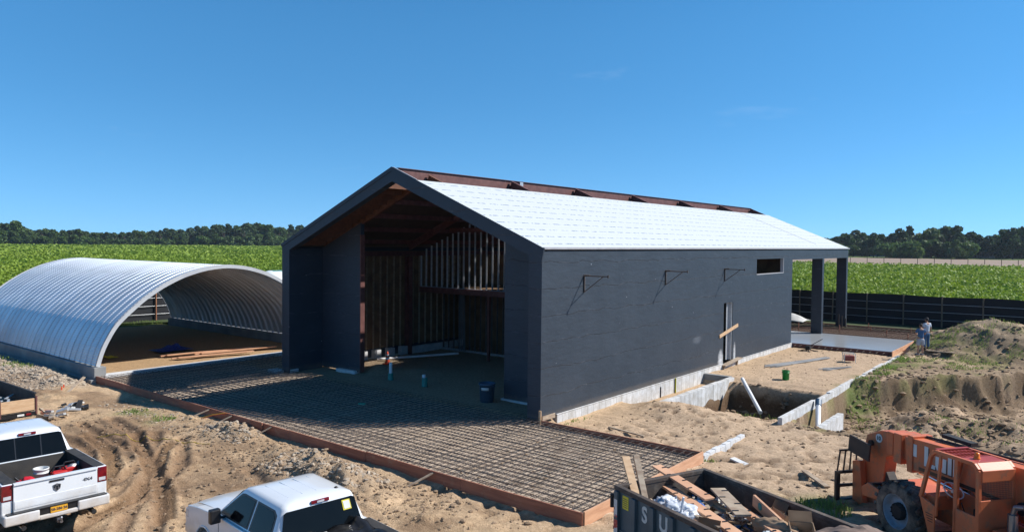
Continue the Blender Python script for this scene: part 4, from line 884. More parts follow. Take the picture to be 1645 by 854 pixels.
def pickup(label, loc, rz, rails=(-.26, .26)):
    t = thing('pickup_truck', label, 'pickup truck', loc, rz, None)
    def arch(cy, r, a0=0, a1=PI, n=12): return [(cy-r*math.cos(a0+(a1-a0)*k/n), .40+r*math.sin(a0+(a1-a0)*k/n)) for k in range(n+1)]
    bed_top = 1.34
    prof = [(.10, .60)]+[(a, b_) for a, b_ in arch(1.22, .47)]+[(2.2, .42), (4.0, .42)]+arch(4.80, .47)+[(5.62, .48), (5.74, .62), (5.80, .85), (5.77, 1.0), (5.64, 1.10), (5.2, 1.18), (4.35, 1.265), (2.06, 1.31), (2.02, bed_top), (.10, bed_top)]
    body = MB(); body.prism(prof, YZ, -1.0, -.80); body.prism(prof, YZ, .80, 1.0)
    def hood(u, v_):
        x = -.82+1.64*u; y = 4.25+1.44*v_; e = 1-(abs(x)/.82)**4; z = 1.25-.07*v_-.09*v_**4+.055*e*(1-.3*v_)
        if abs(x) < .45: z += .012
        return (x, y, z)
    body.grid(hood, 20, 12)
    body.box(-.80, .80, 5.45, 5.74, .6, 1.0); body.box(-.8, .8, 1.98, 2.05, .9, 1.30)
    # flare lips
    for sx in (-1, 1):
        for cy in (1.22, 4.80):
            pts = arch(cy, .485, .1, PI-.1, 14)
            for a, c in zip(pts, pts[1:]): body.beam((sx*1.0, a[0], a[1]), (sx*1.0, c[0], c[1]), .035, .05)
    bo = body.build('body', M['car_white'], t, bevel=.035)
    gap = MB()
    for sx in (-1, 1):
        gap.box(sx*1.002-.002, sx*1.002+.002, 2.045, 2.058, .5, 1.31)
        for yy in (2.95, 4.14): gap.box(sx*1.002-.002, sx*1.002+.002, yy, yy+.010, .5, 1.30)
        gap.box(sx*1.002-.002, sx*1.002+.002, 2.1, 4.14, .50, .512)
    gap.build('door_seams', M['black_gloss'], bo)
    und = MB(); und.box(-.79, .79, .2, 5.5, .42, .84); und.build('chassis', M['black'], t)
    # greenhouse
    zb, zt = 1.28, 1.83
    def ring(y0, y1, hw, z, r=.14, n=5, crown=0):
        pts = []
        for cx, cy, a0 in ((hw-r, y1-r, 0), (-hw+r, y1-r, PI/2), (-hw+r, y0+r, PI), (hw-r, y0+r, 1.5*PI)):
            for k in range(n+1): a = a0+PI/2*k/n; pts.append((cx+r*math.cos(a), cy+r*math.sin(a), z))
        return pts
    levels = [ring(1.99, 4.42, .935, zb, .16), ring(2.13, 3.72, .715, zt, .12), ring(2.15, 3.66, .685, zt+.045, .12), ring(2.22, 3.52, .60, zt+.075, .12), ring(2.4, 3.3, .40, zt+.092, .12), ring(2.6, 3.1, .15, zt+.10, .07)]
    cb = MB(); n = len(levels[0]); v = [p for l_ in levels for p in l_]; f = []
    for k in range(len(levels)-1):
        for i in range(n): f.append((k*n+i, k*n+(i+1) % n, (k+1)*n+(i+1) % n, (k+1)*n+i))
    f.append(tuple((len(levels)-1)*n+i for i in range(n))); cb.add(v, f, 0, True); cab = cb.build('cab', M['car_white'], t)
    for p_ in cab.data.polygons: p_.use_smooth = True
    for k in (-.42, -.14, .14, .42):
        rg = MB(); rg.box(k-.004, k+.004, 2.5, 3.4, zt+.072+.02*(1-(k/.6)**2), zt+.080+.022*(1-(k/.6)**2)); rg.build('roof_rib', M['car_white'], cab)
    hw = lambda z: .935-(z-zb)*(.22/(zt-zb)); yr = lambda z: 1.99+(z-zb)*(.14/(zt-zb)); yf = lambda z: 4.42-(z-zb)*(.70/(zt-zb))
    def pane(poly, fn, name, m, off, thick=.004):
        mb = MB(); k = len(poly); a = [fn(p_, off) for p_ in poly]; c = [fn(p_, off-.02) for p_ in poly]
        mb.add(a+c, [tuple(range(k)), tuple(range(2*k-1, k-1, -1))]+[(i, k+i, k+(i+1) % k, (i+1) % k) for i in range(k)]); return mb.build(name, m, cab)
    for sx in (-1, 1):
        fs = lambda p_, o, sx=sx: (sx*(hw(p_[1])+o), p_[0], p_[1])
        pane([(2.20,1.33),(3.02,1.31),(3.02,1.80),(2.38,1.80),(2.26,1.74)], fs, 'window_trim', M['black_gloss'], .004)
        pane([(3.06,1.31),(4.28,1.29),(4.10,1.42),(3.66,1.78),(3.55,1.80),(3.06,1.80)], fs, 'window_trim', M['black_gloss'], .004)
        pane([(2.27,1.36),(2.97,1.34),(2.97,1.77),(2.41,1.77),(2.31,1.71)], fs, 'side_window', M['glass_dark'], .009)
        pane([(3.11,1.34),(4.18,1.325),(4.06,1.42),(3.62,1.755),(3.54,1.77),(3.11,1.77)], fs, 'side_window', M['glass_dark'], .009)
    fr = lambda p_, o: (p_[0], yr(p_[1])-o, p_[1])
    pane([(-.80,1.33),(-.70,1.78),(-.64,1.81),(.64,1.81),(.70,1.78),(.80,1.33)], fr, 'rear_window', M['glass_dark'], .004)
    for x in rails: pane([(x-.012,1.34),(x-.012,1.80),(x+.012,1.80),(x+.012,1.34)], fr, 'window_rail', M['black_gloss'], .010)
    ff = lambda p_, o: (p_[0], yf(p_[1])+o, p_[1])
    pane([(-.82,1.31),(.82,1.31),(.68,1.80),(-.68,1.80)], ff, 'windscreen', M['glass_dark'], .006)
    mb = MB(); mb.cbox((0, 2.128, zt+.035), (.36, .04, .06)); br = mb.build('brake_lamp', M['lamp_red'], cab, bevel=.01)
    mb = MB(); mb.cbox((0, 2.104, zt+.035), (.14, .008, .035)); mb.build('lamp_lens', M['lamp_clear'], br)
    for sx in (-1, 1):
        mb = MB(); mb.cbox((sx*1.14, 3.98, 1.36), (.20, .13, .27)); mb.cbox((sx*.98, 4.0, 1.30), (.2, .06, .05)); mb.build('mirror', M['black_gloss'], t, bevel=.03)
        mb = MB(); mb.box(min(sx*.74, sx*1.003), max(sx*.74, sx*1.003), 5.60, 5.765, .84, 1.03); mb.build('headlight', M['lamp_clear'], t, bevel=.02)
        mb = MB(); mb.box(min(sx*.80, sx*1.006), max(sx*.80, sx*1.006), .085, .23, .99, 1.325); tl = mb.build('tail_light', M['lamp_red'], t, bevel=.02)
        mb = MB(); mb.box(min(sx*.835, sx*.97), max(sx*.835, sx*.97), .078, .086, 1.03, 1.10); mb.build('reverse_lens', M['lamp_clear'], tl)
        mb = MB(); mb.tube((sx*.66, -.13, .43), (sx*.66, .3, .43), .055, 14, caps=False); mb.tube((sx*.66, -.12, .43), (sx*.66, -.10, .43), .045, 12); mb.build('exhaust_tip', [M['chrome']], t)
        mb = MB(); mb.tube((sx*.66, -.125, .43), (sx*.66, -.10, .43), .042, 12); mb.build('exhaust_bore', M['black'], t)
        wheel(t, sx*.86, 1.22, .40, .27, sx); wheel(t, sx*.86, 4.80, .40, .27, sx)
    for sx in (-1, 1):
        for yy in (2.80, 3.98-.78): mb = MB(); mb.box(min(sx*1.0, sx*1.03), max(sx*1.0, sx*1.03), yy-.11, yy+.09, 1.10, 1.135); mb.build('door_handle', M['black_gloss'], t, bevel=.008)
    mb = MB(); mb.box(-.6, -.1, 4.28, 4.31, 1.31, 1.325); mb.box(.1, .6, 4.28, 4.31, 1.31, 1.325); mb.box(-.75, .75, 4.34, 4.44, 1.285, 1.30); mb.build('wiper_cowl', M['black'], t)
    mb = MB(); mb.box(-.74, .74, 5.72, 5.79, .68, 1.02); mb.build('grille', M['black_gloss'], t, bevel=.02)
    mb = MB(); mb.box(-.98, .98, 5.66, 5.9, .48, .68); mb.build('front_bumper', M['car_white'], t, bevel=.04)
    # bed
    mb = MB(); mb.box(-.80, .80, .13, 1.98, .86, .90); mb.box(-.80, -.74, .13, 1.98, .9, 1.335); mb.box(.74, .80, .13, 1.98, .9, 1.335); mb.box(-.74, .74, 1.90, 1.978, .9, 1.31)
    for k in range(9): mb.box(-.72+k*.17, -.68+k*.17, .15, 1.9, .9, .912)
    for sx in (-1, 1): mb.box(min(sx*.5, sx*.74), max(sx*.5, sx*.74), .85, 1.6, .9, 1.08)
    bed = mb.build('bed', M['liner'], t)
    for sx in (-1, 1): mb = MB(); mb.box(min(sx*.74, sx*.955), max(sx*.74, sx*.955), .12, 2.0, bed_top+.001, bed_top+.018); mb.build('bed_rail_cap', M['liner'], bed)
    mb = MB(); mb.box(-.795, .795, .06, .125, .74, 1.335); mb.box(-.795, .795, .03, .14, 1.305, 1.345); mb.box(-.78, .78, .052, .06, .80, .97)
    tg = mb.build('tailgate', M['car_white'], t, bevel=.015)
    mb = MB(); mb.box(-.14, .14, .045, .056, 1.225, 1.262); mb.build('handle', M['black_gloss'], tg)
    mb = MB(); mb.prism([(-.075,.05),(-.06,-.04),(0,-.09),(.06,-.04),(.075,.05),(.0,.075)], XZ @ Matrix.Translation((0, 1.10, 0)), -.058, -.045); em = mb.build('emblem', M['ink_grey'], tg)
    mb = MB()
    for sx in (-1, 1):
        mb.prism([(sx*.018, .05), (sx*.055, .045), (sx*.06, 0), (sx*.04, -.02), (sx*.03, .015)][::sx], XZ @ Matrix.Translation((0, 1.10, 0)), -.046, -.042)
    mb.prism([(-.016, .03), (-.012, -.06), (.012, -.06), (.016, .03)], XZ @ Matrix.Translation((0, 1.10, 0)), -.046, -.041); mb.build('emblem_relief', M['chrome'], em)
    text_mesh('4X4', .085, Matrix.Translation((.60, .054, 1.13)) @ Matrix.Rotation(PI/2, 4, 'X'), .003, True, 1.3).build('badge', M['ink_grey'], tg)
    bm_ = MB(); bm_.box(-1.0, -.36, -.10, .06, .52, .74); bm_.box(.36, 1.0, -.10, .06, .52, .74); bm_.box(-.38, .38, -.08, .06, .50, .60)
    for sx in (-1, 1): bm_.box(min(sx*.88, sx*1.005), max(sx*.88, sx*1.005), -.06, .5, .54, .74)
    rb_ = bm_.build('rear_bumper', M['car_white'], t, bevel=.03)
    mb = MB(); mb.box(-.94, .94, -.085, .06, .741, .756); mb.box(-.37, .37, -.055, .02, .60, .741); mb.build('bumper_step', M['black_gloss'], rb_)
    mb = MB(); mb.box(-.16, .16, -.075, -.060, .60, .735); lp = mb.build('licence_plate', M['plate_gold'], rb_, bevel=.004)
    text_mesh('58-286·26', .075, Matrix.Translation((0, -.077, .667)) @ Matrix.Rotation(PI/2, 4, 'X'), .001, True).build('plate_number', M['ink_blue'], lp)
    mb = MB(); mb.tube((0, -.22, .42), (0, .1, .42), .03, 8); mb.lathe([(0, .0), (.025, .0), (.02, .04), (.032, .065), (.02, .09), (0, .1)], Matrix.Translation((0, -.2, .43)), 12); mb.cbox((0, -.06, .42), (.09, .08, .09)); mb.build('tow_hitch', M['rim_steel'], rb_)
    return t
tr1 = pickup('white pickup truck at lower left with gold licence plate and red cargo in its bed', (-2.279, -14.259, -.31), rad(86.8))
tr2 = pickup('white pickup truck in front of the rebar mat with black sheet over its bed', (6.27, -12.568, -.42), rad(82.9), ())
# the second truck: sticker, antenna and black sheet
mb = MB(); mb.add([(.44,2.056,1.60),(.61,2.056,1.60),(.585,2.100,1.775),(.42,2.100,1.775)], [(0,1,2,3)]); 
for i, z in enumerate((1.62, 1.79)): pass
so = mb.build('window_sticker', M['sticker_y'], tr2, solid=.004)
mb = MB(); mb.add([(.460,2.056,1.62),(.590,2.056,1.62),(.568,2.090,1.758),(.440,2.090,1.758)], [(0,1,2,3)]); mb.build('sticker_face', M['sticker'], so, solid=.004)
mb = MB(); mb.lathe([(.045, 0), (.04, .03), (.015, .05), (0, .05)], Matrix.Translation((.50, 2.42, 1.89)), 12); mb.build('roof_antenna', M['black_gloss'], tr2)
def to_world(o, p):
    return Matrix.Translation(o.location) @ Matrix.Rotation(o.rotation_euler[2], 4, 'Z') @ Vector(p)
def cloth(name, x0, x1, y0, y1, zf, m, label, cat, owner, n=26, thick=.006):
    mb = MB(); mb.grid(lambda u, v_: tuple((x0+(x1-x0)*u, y0+(y1-y0)*v_, zf(u, v_))), n, n, 0, True)
    o = mb.build(name, m, None, solid=thick); o.location = owner.location; o.rotation_euler = owner.rotation_euler.copy(); tag(o, label, cat); return o
nz_ = lambda x, y, s: noise.noise(Vector((x, y, s)))
cloth('sheet', -.80, .74, .55, 1.97, lambda u, v_: 1.36+.10*nz_(u*5, v_*4, 1)+.06*nz_(u*13, v_*9, 2)+.10*math.exp(-((u-.93)/.05)**2)*v_, M['black_gloss'], 'crumpled black plastic sheet covering the bed of the front pickup', 'plastic sheet', tr2)
mb = MB(); mb.grid(lambda u, v_: ((.62+.16*u), .2+.3*v_, 1.375+.05*nz_(u*6, v_*6, 4)), 10, 10); o = mb.build('bag', mat('light_blue_plastic', (.08, .35, .62), .4), None, solid=.01); o.location = tr2.location; o.rotation_euler = tr2.rotation_euler.copy(); tag(o, 'small light blue plastic bag on the bed rail of the front pickup', 'bag')
# cargo of the first truck
def at_truck(o, p, tr): o.location = to_world(tr, p); o.rotation_euler = (0, 0, tr.rotation_euler[2]+rnd.uniform(-.3, .3))
def bucket(label, m, r=.15, h=.37, group=None):
    t = thing('bucket', label, 'bucket', (0,0,0), 0, group)
    mb = MB(); mb.lathe([(0, .0), (r*.86, 0), (r, h), (r*1.05, h), (r*1.05, h-.03), (r*.99, h-.03), (r*.985, h-.09), (r*1.03, h-.09), (r*1.03, h-.11), (r*.975, h-.11)], None, 24); mb.lathe([(r*.95, h), (r*.84, .02), (0, .02)], None, 24)
    mb.build('shell', m, t); hb = MB(); pts = [(r*1.05*math.cos(a), r*.5*math.sin(a)*.6-r*.3, h-.06-.10*math.sin(a)) for a in np.linspace(0, PI, 10)]; hb.pipe(pts, .004, 5); hb.build('handle', M['rim_steel'], t); return t
bk = bucket('white plastic bucket in the bed of the left pickup', mat('white_plastic', (.75, .75, .73), .45), .15, .38); at_truck(bk, (-.02, 1.05, .915), tr1)
fc = thing('fuel_can', 'bright red fuel can standing in the bed of the left pickup', 'fuel can'); mb = MB()
mb.prism([(-.19, 0), (.19, 0), (.19, .22), (.10, .30), (-.04, .31), (-.06, .26), (-.19, .24)], XZ, -.1, .1); mb.build('can', mat('red_plastic', (.62, .015, .03), .4), fc, bevel=.03)
mb = MB(); mb.tube((-.12, 0, .24), (-.20, 0, .33), .025, 8); mb.build('spout', M['black_gloss'], fc); at_truck(fc, (-.38, .80, .915), tr1)
sw = thing('cutoff_saw', 'red and grey power saw lying behind the white bucket in the left pickup', 'power saw'); mb = MB(); mb.box(-.14, .16, -.11, .11, .06, .28); mb.build('housing', mat('saw_red', (.55, .02, .02), .45), sw, bevel=.03)
mb = MB(); mb.pipe([(-.12, 0, .28), (-.08, 0, .38), (.10, 0, .38), (.15, 0, .27)], .018, 8); mb.build('handle', M['black_gloss'], sw)
mb = MB(); mb.lathe([(0, -.012), (.17, -.012), (.17, .012), (0, .012)], Matrix.Translation((.30, .05, .2)) @ Matrix.Rotation(PI/2, 4, 'X'), 20); mb.box(.1, .34, .02, .08, .17, .23); mb.build('blade_guard', M['rim_steel'], sw); at_truck(sw, (.28, .90, .92), tr1)
sw2 = copy_tree(sw); sw2['label'] = 'second red saw lying nearer the right side of the left pickup bed'; at_truck(sw2, (.52, 1.02, .95), tr1)
mb = MB(); mb.grid(lambda u, v_: (-.75+.55*u, .7+.5*v_, .96+.05*abs(nz_(u*4, v_*4, 8))), 10, 8); o = mb.build('cardboard_scrap', M['old_wood'], None, solid=.01); at_truck(o, (0, 0, 0), tr1); o.rotation_euler = tr1.rotation_euler.copy(); tag(o, 'flat tan cardboard scrap on the bed floor of the left pickup', 'cardboard')
mb = MB(); mb.cbox((0, 0, .1), (.30, .4, .2)); o = one(mb, 'tool_bag', mat('navy_cloth', (.02, .03, .05), .8), 'dark blue tool bag against the right side of the left pickup bed', 'tool bag', bevel=.05); at_truck(o, (.60, 1.45, .915), tr1)

# ------------------------------------------------------------------ utility trailer at the left edge
tl = thing('utility_trailer', 'flat trailer with pale plywood tailgate and dark sides at the left edge', 'trailer', (-12.9, -11.15, -.32), rad(91))
mb = MB(); mb.box(-2.05, -.02, 0, 3.8, .62, .70); mb.build('floor', M['old_wood'], tl)
mb = MB(); mb.box(-2.07, -1.06, -.03, .01, .66, 1.05); mb.build('tailgate', M['pine'], tl, bevel=.004); mb = MB(); mb.box(-1.02, -.02, -.03, .01, .66, 1.05); mb.build('tailgate', M['pine'], tl, bevel=.004)
mb = MB()
for x in (-2.07, -.0): mb.box(x-.02, x+.02, .02, 3.8, .66, 1.18); mb.box(x-.035, x+.035, -.03, 3.85, 1.18, 1.24)
mb.box(-2.07, 0, 3.78, 3.82, .66, 1.18); mb.build('side_panels', M['liner'], tl)
for x in (-2.08, -1.04, .02): mb = MB(); mb.box(x-.025, x+.025, -.06, -.0, .52, 1.12); mb.build('gate_post', M['steel_red'], tl)
mb = MB(); mb.box(-2.1, .04, -.04, .05, .48, .60); mb.box(-2.0, -.1, 0, 3.7, .45, .6); mb.build('frame', M['black_gloss'], tl)
for x in (-1.85, -.22): mb = MB(); mb.cbox((x, -.05, .545), (.16, .02, .07)); mb.build('tail_light', M['lamp_red'], tl, bevel=.01)
mb = MB(); mb.cbox((-.45, -.05, .545), (.2, .02, .06)); mb.build('reflector', M['sticker'], tl)
for sx in (-1, 1): wheel(tl, -1.03+sx*.98, 2.0, .34, .22, sx)
mb = MB(); rs = random.Random(4)
for k in range(16):
    a = Vector((-1.9+rs.random()*1.6, .2+rs.random()*2.0, .74+rs.random()*.18)); mb.beam(a, a+Vector((rs.uniform(-.3,.6), rs.uniform(.2,.9), rs.uniform(-.02,.1))), .07, .03)
o = one(mb, 'metal_offcuts', M['galv_pale'], 'heap of pale metal offcuts piled on the left trailer', 'metal scrap'); o['kind'] = 'stuff'; o.location = tl.location; o.rotation_euler = tl.rotation_euler.copy()

# ------------------------------------------------------------------ dumpster
M['dump_paint'] = mat('dumpster_paint', (.075, .115, .135), .55, (.05, .08, .095), 1.5, .15, 20, dirt=(.13, .08, .055), dscale=2.2, dlo=.62, dhi=.8)
M['dump_in'] = mat('rusty_inside', (.085, .055, .04), .8, (.05, .045, .042), 2.5, .3, 20, dirt=(.17, .15, .13), dscale=3)
DA = Matrix.Translation((7.56, -7.71, -.30)) @ Matrix.Rotation(rad(-22.15), 4, 'Z')
dp = thing('dumpster', 'dark blue-green open-top dumpster full of building waste beside the rebar mat', 'dumpster', (7.56, -7.71, -.30), rad(-22.15))
DL, DW, DH = 5.6, 2.35, 1.60
mb = MB(); mb.box(0, DL, 0, .045, .2, DH-.08); mb.box(0, DL, DW-.045, DW, .2, DH-.08); mb.box(0, .05, .05, DW-.05, .2, DH-.08); mb.box(DL-.05, DL, .05, DW-.05, .2, DH-.08); mb.box(0, DL, .05, DW-.05, .16, .22); mb.build('shell', M['dump_paint'], dp)
mb = MB(); mb.box(.052, DL-.052, .046, .056, .23, DH-.1); mb.box(.052, DL-.052, DW-.056, DW-.046, .23, DH-.1); mb.box(.051, .06, .06, DW-.06, .23, DH-.1); mb.build('inner_face', M['dump_in'], dp)
mb = MB()
for y in (.02, DW-.02): mb.box(-.03, DL+.03, y-.055, y+.055, DH-.09, DH)
mb.box(-.04, .07, .04, DW-.04, DH-.09, DH-.003); mb.box(DL-.07, DL+.04, .04, DW-.04, DH-.09, DH-.003); mb.build('top_rail', M['dump_in'], dp, bevel=.012)
for k in range(11):
    for y0, y1 in ((-.075, .0), (DW, DW+.075)): mb = MB(); mb.box(.02+k*.535, .02+k*.535+.12, y0, y1, .2, DH-.091); mb.build('rib', M['dump_paint'], dp, bevel=.008)
mb = MB(); mb.box(-.1, DL, -.07, .0, .06, .2); mb.box(-.1, DL, DW, DW+.07, .06, .2); mb.box(-.05, DL, -.03, -.001, .72, .76); mb.build('base_rail', M['dump_paint'], dp)
for z in (.4, 1.25):
    mb = MB(); mb.tube((-.10, -.02, z-.12), (-.10, -.02, z+.14), .04, 8); mb.cbox((-.05, .02, z), (.12, .1, .16)); mb.build('hinge', M['black'], dp)
for k in range(3): mb = MB(); mb.box(-.06, -.001, .3+k*.8, .42+k*.8, .2, DH-.1); mb.build('end_rib', M['dump_paint'], dp)
mb = MB(); mb.box(.22, .40, -.008, -.001, 1.20, 1.46); st = mb.build('warning_sticker', M['sticker_y'], dp)
mb = MB()
for k in range(5): mb.box(.245, .375, -.011, -.009, 1.24+k*.04, 1.252+k*.04)
mb.build('sticker_lines', M['ink_blue'], st)
M['letter'] = mat('stencil_white', (.62, .62, .58), .7, (.40, .41, .40), 9, lo=.3, hi=.6)
for k, c in enumerate('SU'):
    text_mesh(c, .42, Matrix.Translation((.885+k*.535, -.004, 1.27)) @ Matrix.Rotation(PI/2, 4, 'X'), .003, True, .82).build('stencil_letter', M['letter'], dp)
mb = MB(); mb.box(.03, .15, -.078, -.0755, .55, .95); mb.box(.04, .14, -.0795, -.078, 1.0, 1.35); mb.build('side_tag', mat('red_white_tag', (.45, .06, .05), .6, (.6, .58, .55), 6, lo=.48, hi=.52), dp)
# waste inside
def dpt(x, y, z): return DA @ Vector((x, y, z))
M['bag_white'] = mat('translucent_bag', (.70, .73, .78), .25, (.55, .58, .63), 5, .4, 12, coat=.3)
M['card'] = mat('cardboard', (.36, .24, .15), .85, (.29, .19, .115), 3, .1, 20)
M['paper_brown'] = mat('kraft_paper', (.20, .14, .11), .85, (.15, .105, .085), 3, .2, 10)
M['waste_dark'] = mat('mixed_waste', (.26, .20, .15), .9, (.08, .065, .05), 6, .6, 20, dirt=(.50, .47, .43), dscale=7, dlo=.47, dhi=.58)
def lump(name, c, r, m, label, cat, seed, group=None, amp=.35, squash=.7, k=3.0):
    bm = bmesh.new(); bmesh.ops.create_icosphere(bm, subdivisions=4, radius=1)
    for v_ in bm.verts:
        d = v_.co.normalized(); q_ = 1+amp*(noise.noise(d*k+Vector((seed, 0, 0)))*1.0+.6*abs(noise.noise(d*k*2.7+Vector((0, seed, 0)))))
        v_.co = Vector((d.x*r[0]*q_, d.y*r[1]*q_, d.z*r[2]*q_))
    me = bpy.data.meshes.new(name); bm.to_mesh(me); bm.free(); me.materials.append(m)
    for p_ in me.polygons: p_.use_smooth = True
    o = bpy.data.objects.new(name, me); COL.objects.link(o); o.location = c; return tag(o, label, cat, group)
mb = MB(); mb.grid(lambda u, v_: (.08+u*(DL-.16), .07+v_*(DW-.14), 1.06+.20*nz_(u*9, v_*4, 3)+.10*nz_(u*25, v_*11, 5)+.05*nz_(u*60, v_*26, 7)-.15*(u > .6)*0), 110, 50)
o = one(mb, 'mixed_waste', M['waste_dark'], 'loose mixed waste heaped to below the rim of the dumpster', 'waste', kind='stuff'); o.matrix_world = DA
rs = random.Random(11)
mb = MB()
for k in range(900):
    p = (rs.uniform(.15, DL-.2), rs.uniform(.12, DW-.12)); z = 1.10+.20*nz_((p[0]-.08)/(DL-.16)*9, (p[1]-.07)/(DW-.14)*4, 3)+rs.uniform(0, .08)
    X = Matrix.Translation((p[0], p[1], z)) @ Matrix.Rotation(rs.uniform(0, 6.3), 4, 'Z') @ Matrix.Rotation(rs.uniform(-.8, .8), 4, 'X') @ Matrix.Rotation(rs.uniform(-.5, .5), 4, 'Y'); s_ = rs.uniform(.04, .14)
    mb.box(-s_, s_, -s_*rs.uniform(.2, .9), s_*.6, -.006, rs.uniform(.004, .03), rs.randrange(5), X)
o = one(mb, 'scraps', [M['card'], M['sticker'], M['waste_dark'], M['old_wood'], mat('scrap_blue', (.03, .16, .45), .5)], 'small torn scraps of card, plastic and wood scattered over the dumpster load', 'scraps', kind='stuff'); o.matrix_world = DA
def dplank(p, q, w_, h_, m, label, notch=False, group='planks in the dumpster'):
    mb = MB(); mb.beam(p, q, w_, h_); d = (Vector(q)-Vector(p)); n = int(d.length/.3)
    if notch:
        s_ = d.normalized().cross(Vector((0,0,1))).normalized()
        for k in range(n):
            c = Vector(p)+d*((k+.5)/n)+s_*(w_*.28)*(1 if k % 2 else -1)+Vector((0,0,h_*.6)); mb.beam(c-s_*w_*.2, c+s_*w_*.2, .03, .02, 1)
    o = one(mb, 'plank', [m, M['black_gloss']], label, 'plank', group, bevel=.004); o.matrix_world = DA; return o
dplank((.10, 1.25, 1.40), (4.3, .30, 1.34), .24, .05, M['pine_pink'], 'longest pinkish notched plank lying down the middle of the dumpster', True)
dplank((1.2, 1.75, 1.40), (5.0, .85, 1.30), .17, .09, M['pine_pink'], 'thick pinkish plank right of the longest plank in the dumpster', True)
dplank((-.55, 1.50, 1.62), (1.2, 1.35, 1.46), .24, .04, M['pine_pink'], 'pale board poking over the left end of the dumpster', True)
dplank((.9, 1.85, 1.50), (2.2, 1.20, 1.50), .30, .04, M['old_wood'], 'wide grey weathered board with dark notches across the dumpster planks', True)
dplank((-.42, .55, 1.98), (.50, .20, 1.20), .16, .05, M['pine'], 'tan board leaning out of the left corner of the dumpster, nearer the letter side')
dplank((-.36, .78, 1.98), (.62, .30, 1.18), .12, .08, M['old_wood'], 'dark edged board leaning out of the left corner of the dumpster, behind the tan one')
dplank((1.75, 1.95, 1.52), (2.7, 1.60, 1.42), .05, .22, M['pine_pink'], 'short board on edge with a small green round mark in the dumpster')
mb = MB(); mb.lathe([(0, 0), (.07, 0), (.07, .006), (0, .006)], Matrix.Translation((2.02, 1.82, 1.50)) @ Matrix.Rotation(rad(-20), 4, 'Z') @ Matrix.Rotation(PI/2, 4, 'X'), 20); mb.build('round_mark', M['teal'], None).matrix_world = DA
bpy.data.objects['round_mark'].parent = [o for o in bpy.data.objects if o.name.startswith('plank')][-1]
bpy.data.objects['round_mark'].matrix_parent_inverse = Matrix.Identity(4); bpy.data.objects['round_mark'].matrix_basis = Matrix.Identity(4)
dplank((1.35, .42, 1.10), (1.50, .40, 1.75), .035, .03, M['white_pipe'], 'thin pale stick standing up among the plastic bags in the dumpster')
for i, (x, y, z, r, lab) in enumerate(((.75, .65, 1.30, (.24, .22, .17), 'crumpled clear plastic bag behind the letter S of the dumpster'), (1.25, .55, 1.30, (.34, .26, .20), 'largest white plastic bag on the left half of the dumpster load'), (.62, 1.05, 1.22, (.2, .2, .15), 'small crumpled clear bag with blue scraps near the dumpster end wall'), (1.75, .38, 1.22, (.22, .2, .14), 'grey white bag wedged against the lettered side of the dumpster'), (3.3, 1.35, 1.28, (.36, .26, .20), 'white plastic bag on the right part of the dumpster load'), (3.75, 1.15, 1.26, (.36, .24, .20), 'shiny white plastic bag furthest right on the dumpster load'), (2.75, 1.25, 1.24, (.16, .14, .12), 'small white bag between the planks and the cardboard roll'))):
    lump('plastic_bag', dpt(x, y, z), r, M['bag_white'], lab, 'plastic bag', 3+i*1.7, 'plastic bags in the dumpster', .55, .7, 3.4)
for x, y, z, s_, lab in ((.48, .50, 1.2, .09, 'bright blue scrap beside the leaning boards in the dumpster'), (1.15, 1.15, 1.36, .06, 'little blue wrapper beside the wide grey board in the dumpster')):
    lump('blue_wrapper', dpt(x, y, z), (s_*1.4, s_, s_*.7), mat('wrapper_blue', (.02, .16, .6), .35), lab, 'wrapper', x*3, 'blue wrappers in the dumpster')
rs = random.Random(31)
for k in range(16):
    x = rs.uniform(.4, 4.6); y = rs.uniform(.3, 2.0); a = rs.uniform(-.5, .5)+(1.2 if k % 4 == 0 else 0); l_ = rs.uniform(.5, 1.3)
    dplank((x, y, 1.27+rs.uniform(0, .12)), (x+l_*math.cos(a), min(2.2, max(.15, y-l_*math.sin(a))), 1.27+rs.uniform(0, .16)), rs.uniform(.06, .13), .03, M[rs.choice(['pine', 'old_wood', 'pine_pink', 'card'])], 'one of the small broken boards strewn among the dumpster waste', False, 'broken boards strewn in the dumpster')
def carton(c, d, rz, rx, label, m=None):
    mb = MB(); mb.box(-d[0]/2, d[0]/2, -d[1]/2, d[1]/2, 0, .012); 
    for sx in (-1, 1): mb.box(sx*d[0]/2-.006, sx*d[0]/2+.006, -d[1]/2, d[1]/2, .012, d[2])
    for sy in (-1, 1): mb.box(-d[0]/2, d[0]/2, sy*d[1]/2-.006, sy*d[1]/2+.006, .012, d[2]*.98)
    mb.add([(-d[0]/2, d[1]/2, d[2]), (d[0]/2, d[1]/2, d[2]), (d[0]/2, d[1]/2+.16, d[2]+.1), (-d[0]/2, d[1]/2+.16, d[2]+.1)], [(0,1,2,3),(3,2,1,0)])
    o = one(mb, 'cardboard_box', m or M['card'], label, 'cardboard box', 'cardboard boxes in the dumpster'); o.matrix_world = DA @ Matrix.Translation(c) @ Matrix.Rotation(rz, 4, 'Z') @ Matrix.Rotation(rx, 4, 'X'); return o
carton((2.05, .50, 1.02), (.4, .32, .26), .5, .6, 'battered grey-brown carton near the lettered side of the dumpster')
carton((2.45, 1.90, 1.25), (.42, .34, .24), -.3, -.5, 'small open carton against the far wall of the dumpster')
carton((3.0, 1.75, 1.12), (.40, .36, .40), .9, .4, 'pale tilted carton right of the cardboard roll in the dumpster')
carton((2.2, 2.05, 1.22), (.3, .26, .2), .2, .2, 'dark little carton in the far left corner of the dumpster')
lump('cardboard_roll', dpt(2.62, 1.55, 1.34), (.40, .17, .17), M['card'], 'rolled tan cardboard lying across the dumpster load', 'cardboard roll', 2.2, None, .25)
